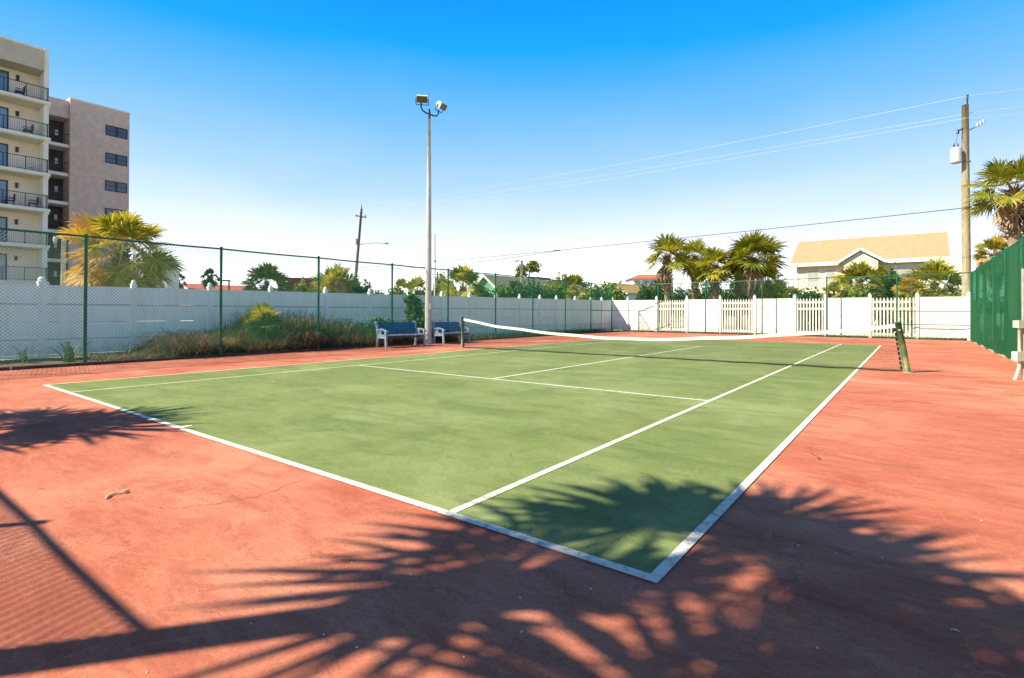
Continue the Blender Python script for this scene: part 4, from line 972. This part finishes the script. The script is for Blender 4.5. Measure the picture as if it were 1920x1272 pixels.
# white building with louvres and small red roofs
p = W(287, 585, 52)
def simple_box_building(name, label, px0, px1, ptop, depth, dep, m, roofm=None, extra=None, turn=None):
    a0 = W(px0,585,depth); a1 = W(px1,585,depth)
    if turn is not None:
        dv = Vector((math.cos(rad(turn)), math.sin(rad(turn)), 0)); rj = ray(px1,585); nn = Vector((-rj.y, rj.x, 0)); a1 = a0+dv*(-(a0-CAM).dot(nn)/dv.dot(nn)); a1.z = a0.z
    zt = W((px0+px1)/2, ptop, depth).z; wd = (a1-a0).length
    d = (a1-a0).normalized(); ang = math.atan2(d.y, d.x)
    e = empty(name, (a0.x,a0.y,0), label, 'building', None, ang)
    mb = MB(); mb.box(0, wd, 0, dep, 0, zt); mb.build('wall', m, e)
    mb = MB(); mb.box(-.1, wd+.1, -.1, dep+.1, zt, zt+.18); mb.build('roof', roofm or m, e)
    if extra: extra(e, wd, zt)
    return e
def louvre(e, wd, zt):
    mb = MB(); x0, x1 = wd*.25, wd*.85; z0, z1 = W(300,535,30).z-.05, W(300,527,30).z
    mb.box(x0,x1,-.06,0,z0,z1); f = mb.build('louvre_vent', mat('louvre', (.50,.42,.28),(.42,.35,.24),3,.8), e)
    mb = MB()
    for k in range(18): mb.box(x0+k*(x1-x0)/18, x0+k*(x1-x0)/18+.07, -.1,-.061,z0,z1)
    mb.build('louvre_blade', M_white, f)
simple_box_building('white_building', 'plain white building with a louvred vent behind the shaggy palm', 240, 312, 508, 30, 1.0, M_white, M_white, louvre, turn=33)
def mar(e, wd, zt):
    mb = MB(); mb.box(wd*.1,wd*.3,-.06,0,1.5,zt*.6); f = mb.build('window', M_frame, e)
    mb = MB(); mb.box(wd*.12,wd*.28,-.07,-.061,1.6,zt*.57); mb.build('pane', M_glass, f)
simple_box_building('maroon_building', 'flat-roofed maroon building between the two round palms', 538, 618, 524, 62, 10, M_maroon, M_maroon, mar)
def gable_house(name, label, x0, x1, y0, y1, ze, zr, wm, rm, ridge='y', trim=None, windows=()):
    e = empty(name, (x0,y0,0), label, 'house'); o = Vector((-x0,-y0,0)); trim = trim or M_white
    mb = MB(); mb.box(x0,x1,y0,y1,0,ze)
    if ridge == 'y':
        xm = (x0+x1)/2
        for y in (y0, y1): mb.face([(x0,y,ze),(x1,y,ze),(xm,y,zr)] if y == y0 else [(x1,y,ze),(x0,y,ze),(xm,y,zr)])
    else:
        ym = (y0+y1)/2
        for x in (x0, x1): mb.face([(x,y1,ze),(x,y0,ze),(x,ym,zr)] if x == x0 else [(x,y0,ze),(x,y1,ze),(x,ym,zr)])
    lb(mb, 'wall', wm, e, o)
    mb = MB(); ov = .45; t = .16
    if ridge == 'y':
        xm = (x0+x1)/2; sl_ = (zr-ze)/(xm-x0)
        for sg, xe in ((-1, x0-ov), (1, x1+ov)):
            zz = ze-sl_*ov; p = [(xm,y0-ov,zr+.02),(xe,y0-ov,zz+.02),(xe,y1+ov,zz+.02),(xm,y1+ov,zr+.02)]
            q = [(a,b_,c+t) for a,b_,c in p]; b = len(mb.v); mb.v += p+q
            mb.f += [tuple(b+k for k in r_) for r_ in ((0,1,2,3),(7,6,5,4),(0,4,5,1),(1,5,6,2),(2,6,7,3))]
        lb(mb, 'roof', rm, e, o)
        mb = MB()
        for xe in (x0-ov, x1+ov):
            mb.bar((xm,y0-ov-.03,zr-.03),(xe,y0-ov-.03,ze-sl_*ov-.03),.06,.22)
        lb(mb, 'barge_board', trim, e, o)
    else:
        ym = (y0+y1)/2; sl_ = (zr-ze)/(ym-y0)
        for sg, ye in ((-1, y0-ov), (1, y1+ov)):
            zz = ze-sl_*ov; p = [(x0-ov,ym,zr+.02),(x0-ov,ye,zz+.02),(x1+ov,ye,zz+.02),(x1+ov,ym,zr+.02)]
            q = [(a,b_,c+t) for a,b_,c in p]; b = len(mb.v); mb.v += p+q
            mb.f += [tuple(b+k for k in r_) for r_ in ((0,3,2,1),(4,5,6,7),(0,1,5,4),(1,2,6,5),(2,3,7,6),(3,0,4,7))]
        lb(mb, 'roof', rm, e, o)
        mb = MB(); mb.box(x0-ov-.02,x1+ov+.02,y0-ov-.08,y0-ov-.005,ze-sl_*ov-.14,ze-sl_*ov+.17)
        lb(mb, 'fascia', trim, e, o)
    for (wx0,wx1,wz0,wz1) in windows:
        mb = MB(); mb.box(wx0-.08,wx1+.08,y0-.05,y0,wz0-.08,wz1+.08); f = lb(mb, 'window', trim, e, o)
        mb = MB(); mb.box(wx0,wx1,y0-.07,y0-.051,wz0,wz1); lb(mb, 'pane', M_pane, f, o)
    return e, o
# tan-roofed house (gable along x)
yf = 50.4
xa, xb = on_y(1483, yf).x+.45, on_y(1782, yf-.3).x-.45
zz = 5.75
ho, oo = gable_house('beach_house', 'large cream house on posts with a long tan shingle roof', xa, xb, yf, yf+8.4, 5.75, 7.95, M_house, M_tan, 'x', M_white,
    windows=[(xa+.9,xa+1.7,3.6,5.0),(xa+2.3,xa+2.9,3.5,5.0),(xa+3.7,xa+4.5,3.7,5.0),(xb-3.0,xb-2.0,3.6,4.9)])
mb = MB(); gx0, gx1 = on_y(1577,48.9).x, on_y(1652,48.9).x; gm_ = (gx0+gx1)/2
mb.box(gx0+.2,gx1-.2,48.9,yf-.003,0,5.55); mb.face([(gx0+.2,48.9,5.55),(gx1-.2,48.9,5.55),(gm_,48.9,6.42)]); pch = lb(mb, 'porch', M_house, ho, oo)
mb = MB()
for xe in (gx0-.3, gx1+.3):
    p = [(gm_,48.72,6.50),(xe,48.72,5.42),(xe,53.0,5.42),(gm_,53.0,6.50)]; q = [(a,b_,c+.13) for a,b_,c in p]; b = len(mb.v); mb.v += p+q
    mb.f += [tuple(b+k for k in r_) for r_ in ((0,1,2,3),(7,6,5,4),(0,4,5,1),(1,5,6,2),(2,6,7,3))]
lb(mb, 'porch_roof', M_tan, pch, oo)
mb = MB()
for xe in (gx0-.35, gx1+.35): mb.bar((gm_,48.68,6.53),(xe,48.68,5.40),.07,.19)
lb(mb, 'barge_board', M_white, pch, oo)
mb = MB(); mb.box(gx0+.7,gx1-.7,48.84,48.9,2.9,5.0); f = lb(mb, 'door', M_white, pch, oo)
mb = MB(); mb.box(xa-.9,xa+5.2,yf-2.2,yf-.003,2.72,2.92); dk = lb(mb, 'deck', mat('deck_wood',(.48,.34,.18),(.38,.26,.14),5,.8), ho, oo)
mb = MB(); mb.box(xa-.9,xa+5.2,yf-2.2,yf-2.14,3.84,3.92)
for k in range(42): mb.box(xa-.9+k*.147,xa-.86+k*.147,yf-2.19,yf-2.15,2.92,3.84)
lb(mb, 'railing', M_white, dk, oo)
for k in range(4):
    mb = MB(); xx = xa-.7+k*1.9; mb.box(xx,xx+.18,yf-2.15,yf-1.97,0,2.72); lb(mb, 'deck_post', M_white, ho, oo)
mb = MB(); mb.box(xa+.5, xb-.5, yf-.01, yf-.004, 0, 2.6); lb(mb, 'undercroft_shade', M_shadein, ho, oo)  # dark sheet on the front wall, stands in for shade under the house
mb = MB(); mb.box(xa,xa+.16,yf-.06,yf-.004,2.92,5.7); mb.box(xb-.16,xb,yf-.06,yf-.004,0,5.7); mb.box(xa+3.0,xa+3.12,yf-.05,yf-.004,2.92,5.6); mb.box(xb-5.2,xb-5.05,yf-.05,yf-.004,0,5.6); lb(mb, 'corner_board', M_white, ho, oo)
mb = MB(); s0 = Vector((gx1+.4,47.2,0)); 
for k in range(14): mb.box(gx1+.3+k*.22,gx1+.55+k*.22,47.6,48.6,2.7-k*.19-.05,2.7-k*.19)
lb(mb, 'steps', M_white, ho, oo)

def gh(name, label, pl, ppk, pr, depth, yev, ypk, length, wm, rm, **kw):
    a0 = W(pl, 585, depth); zr = W(ppk, ypk, depth).z; ze = W(pl, yev, depth).z; wd = 2*((W(ppk,585,depth)-a0).length)*.9
    return gable_house(name, label, a0.x, a0.x+wd, a0.y, a0.y+length, ze, zr, wm, rm, 'y', **kw)
def bygable(name, label, pxl, pxp, y0, yev, ypk, length, wm, rm, **kw):
    xl = on_y(pxl, y0).x; xp = on_y(pxp, y0).x; d = (Vector((xp,y0,0))-CAM).dot(Fv)
    zr = 1.3+(585-ypk)*d/996; ze = 1.3+(585-yev)*d/996
    return gable_house(name, label, xl, 2*xp-xl, y0, y0+length, ze, zr, wm, rm, 'y', **kw)
bygable('green_house', 'green gabled house with an olive shingle roof', 893, 911, 48, 536, 517, 16, M_greens, M_oliver, windows=())
bygable('blue_house', 'pale blue gabled house with a yellow roof', 1104, 1138, 66, 548, 530, 16, M_lblue, M_yroof)
bygable('teal_house', 'small dark teal gabled roof right of the street lamp', 982, 992, 64, 543, 520, 3, M_teal, M_dteal)
bygable('teal_house', 'narrow dark teal gable beside the orange roof', 1001, 1009, 66, 540, 521, 3, M_teal, M_dteal)
bygable('orange_house', 'low house with an orange roof behind the shrubs', 1018, 1030, 84, 538, 528, 12, M_house, M_oroof)
bygable('red_roofed_house', 'low house with a red roof behind the white fence at far left', 322, 343, 26, 548, 536, 8, M_white, M_rroof)
p = W(1187, 585, 190); q = W(1262, 585, 190)
zt = W(1220, 523, 190).z; zr = W(1220, 513, 190).z
d = (q-p).normalized(); e = empty('tower_block', (p.x,p.y,0), 'distant cream block of flats with a red tiled roof behind the left palm', 'building', None, math.atan2(d.y,d.x)); wd = (q-p).length
mb = MB(); mb.box(0,wd,0,12,0,zt); mb.build('wall', M_creamw, e)
mb = MB(); b = 0; mb.v = [(-.8,-1.2,zt),(wd+.8,-1.2,zt),(wd+.8,13,zt),(-.8,13,zt),(wd*.25,6,zr),(wd*.75,6,zr)]; mb.f = [(0,1,5,4),(1,2,5),(2,3,4,5),(3,0,4),(3,2,1,0)]; mb.build('roof', M_rroof, e)
for k in range(4):
    z = zt-2.8*(k+1)
    for j in range(5):
        x0 = wd*(j+.18)/5; x1 = wd*(j+.75)/5
        mb = MB(); mb.box(x0,x1,-.1,0,z+.4,z+2.3); mb.build('window', mat('hazy_glass',(.35,.38,.42),(.30,.33,.37),2,.3), e)
    mb = MB(); mb.box(0,wd,-.9,-.101,z,z+.2); mb.build('balcony_slab', M_white, e)

# white railing seen through the windscreen
p = W(1838, 585, 27.0); q = W(1896, 585, 26.2); d = q-p
e = empty('white_railing', (p.x,p.y,0), 'short white baluster railings showing through the green windscreen', 'railing')
for a0, a1 in ((.0,.22),(.42,.66),(.70,.98)):
    mb = MB(); A = d*a0; B = d*a1
    for z in (.10, 1.08): mb.bar(Vector((A.x,A.y,z)), Vector((B.x,B.y,z)), .07,.12)
    for t in (.25,.75):
        c = A.lerp(B,t); mb.box(c.x-.06,c.x+.06,c.y-.06,c.y+.06,0,1.35)
    for t in (.4,.6): c = A.lerp(B,t); mb.box(c.x-.02,c.x+.02,c.y-.02,c.y+.02,.1,1.08)
    mb.build('railing_bay', M_white, e)

# ---------------------------------------------------------------- small debris on the court
x, y = gp(218,928); mb = MB(); pts = [(0,0,.012),(.03,.05,.022),(.0,.09,.016),(-.02,.05,.02),(.0,-.04,.012),(.05,-.08,.018),(.09,-.10,.012)]
pts = [Vector((a0*.7,b_*.8,c*.7)) for a0,b_,c in pts]; mb.tube(pts,[.002,.007,.010,.008,.007,.008,.002],6)
o = mb.build('curled_leaf', M_leafdeb); o.location = (x,y,0); tag(o, 'dry curled leaf lying on the red surface at left', 'leaf')
x, y = gp(1790,1184); mb = MB(); mb.v = [(-.015,-.006,.002),(.0,-.010,.010),(.018,0,.003),(.004,.009,.008),(-.012,.008,.002)]; mb.f = [(0,1,3,4),(1,2,3)]
o = mb.build('white_feather', M_shell); o.location = (x,y,0); tag(o, 'small white flake in the shade at lower right', 'debris')
pe = MB()
rs = random.Random(21); first = None
spots = [(1108,1107),(660,1056),(770,1078),(978,1186),(975,1122),(1166,1013),(1497,1024),(1533,1216),(1568,1038),(1654,1047),(470,1170),(607,1191),(669,1215),(276,1262),(1840,977),(870,1233),(762,1058),(1300,998)]
for k, (px, py) in enumerate(spots):
    x, y = gp(px, py)
    if first is None:
        mb = MB(); n = 6; mb.tube([(0,0,0),(0,0,.002),(0,0,.005),(0,0,.007)],[.003,.005,.004,.001],6); o = mb.build('pebble', M_shell); first = o
    else: o = first.copy(); COL.objects.link(o)
    o.location = (x,y,.005 if px in (1108,) else 0.0); o.scale = (rs.uniform(.7,1.1),)*3
    tag(o, 'tiny pale speck of grit lying on the near part of the court', 'pebble', 'specks of grit on the near court')
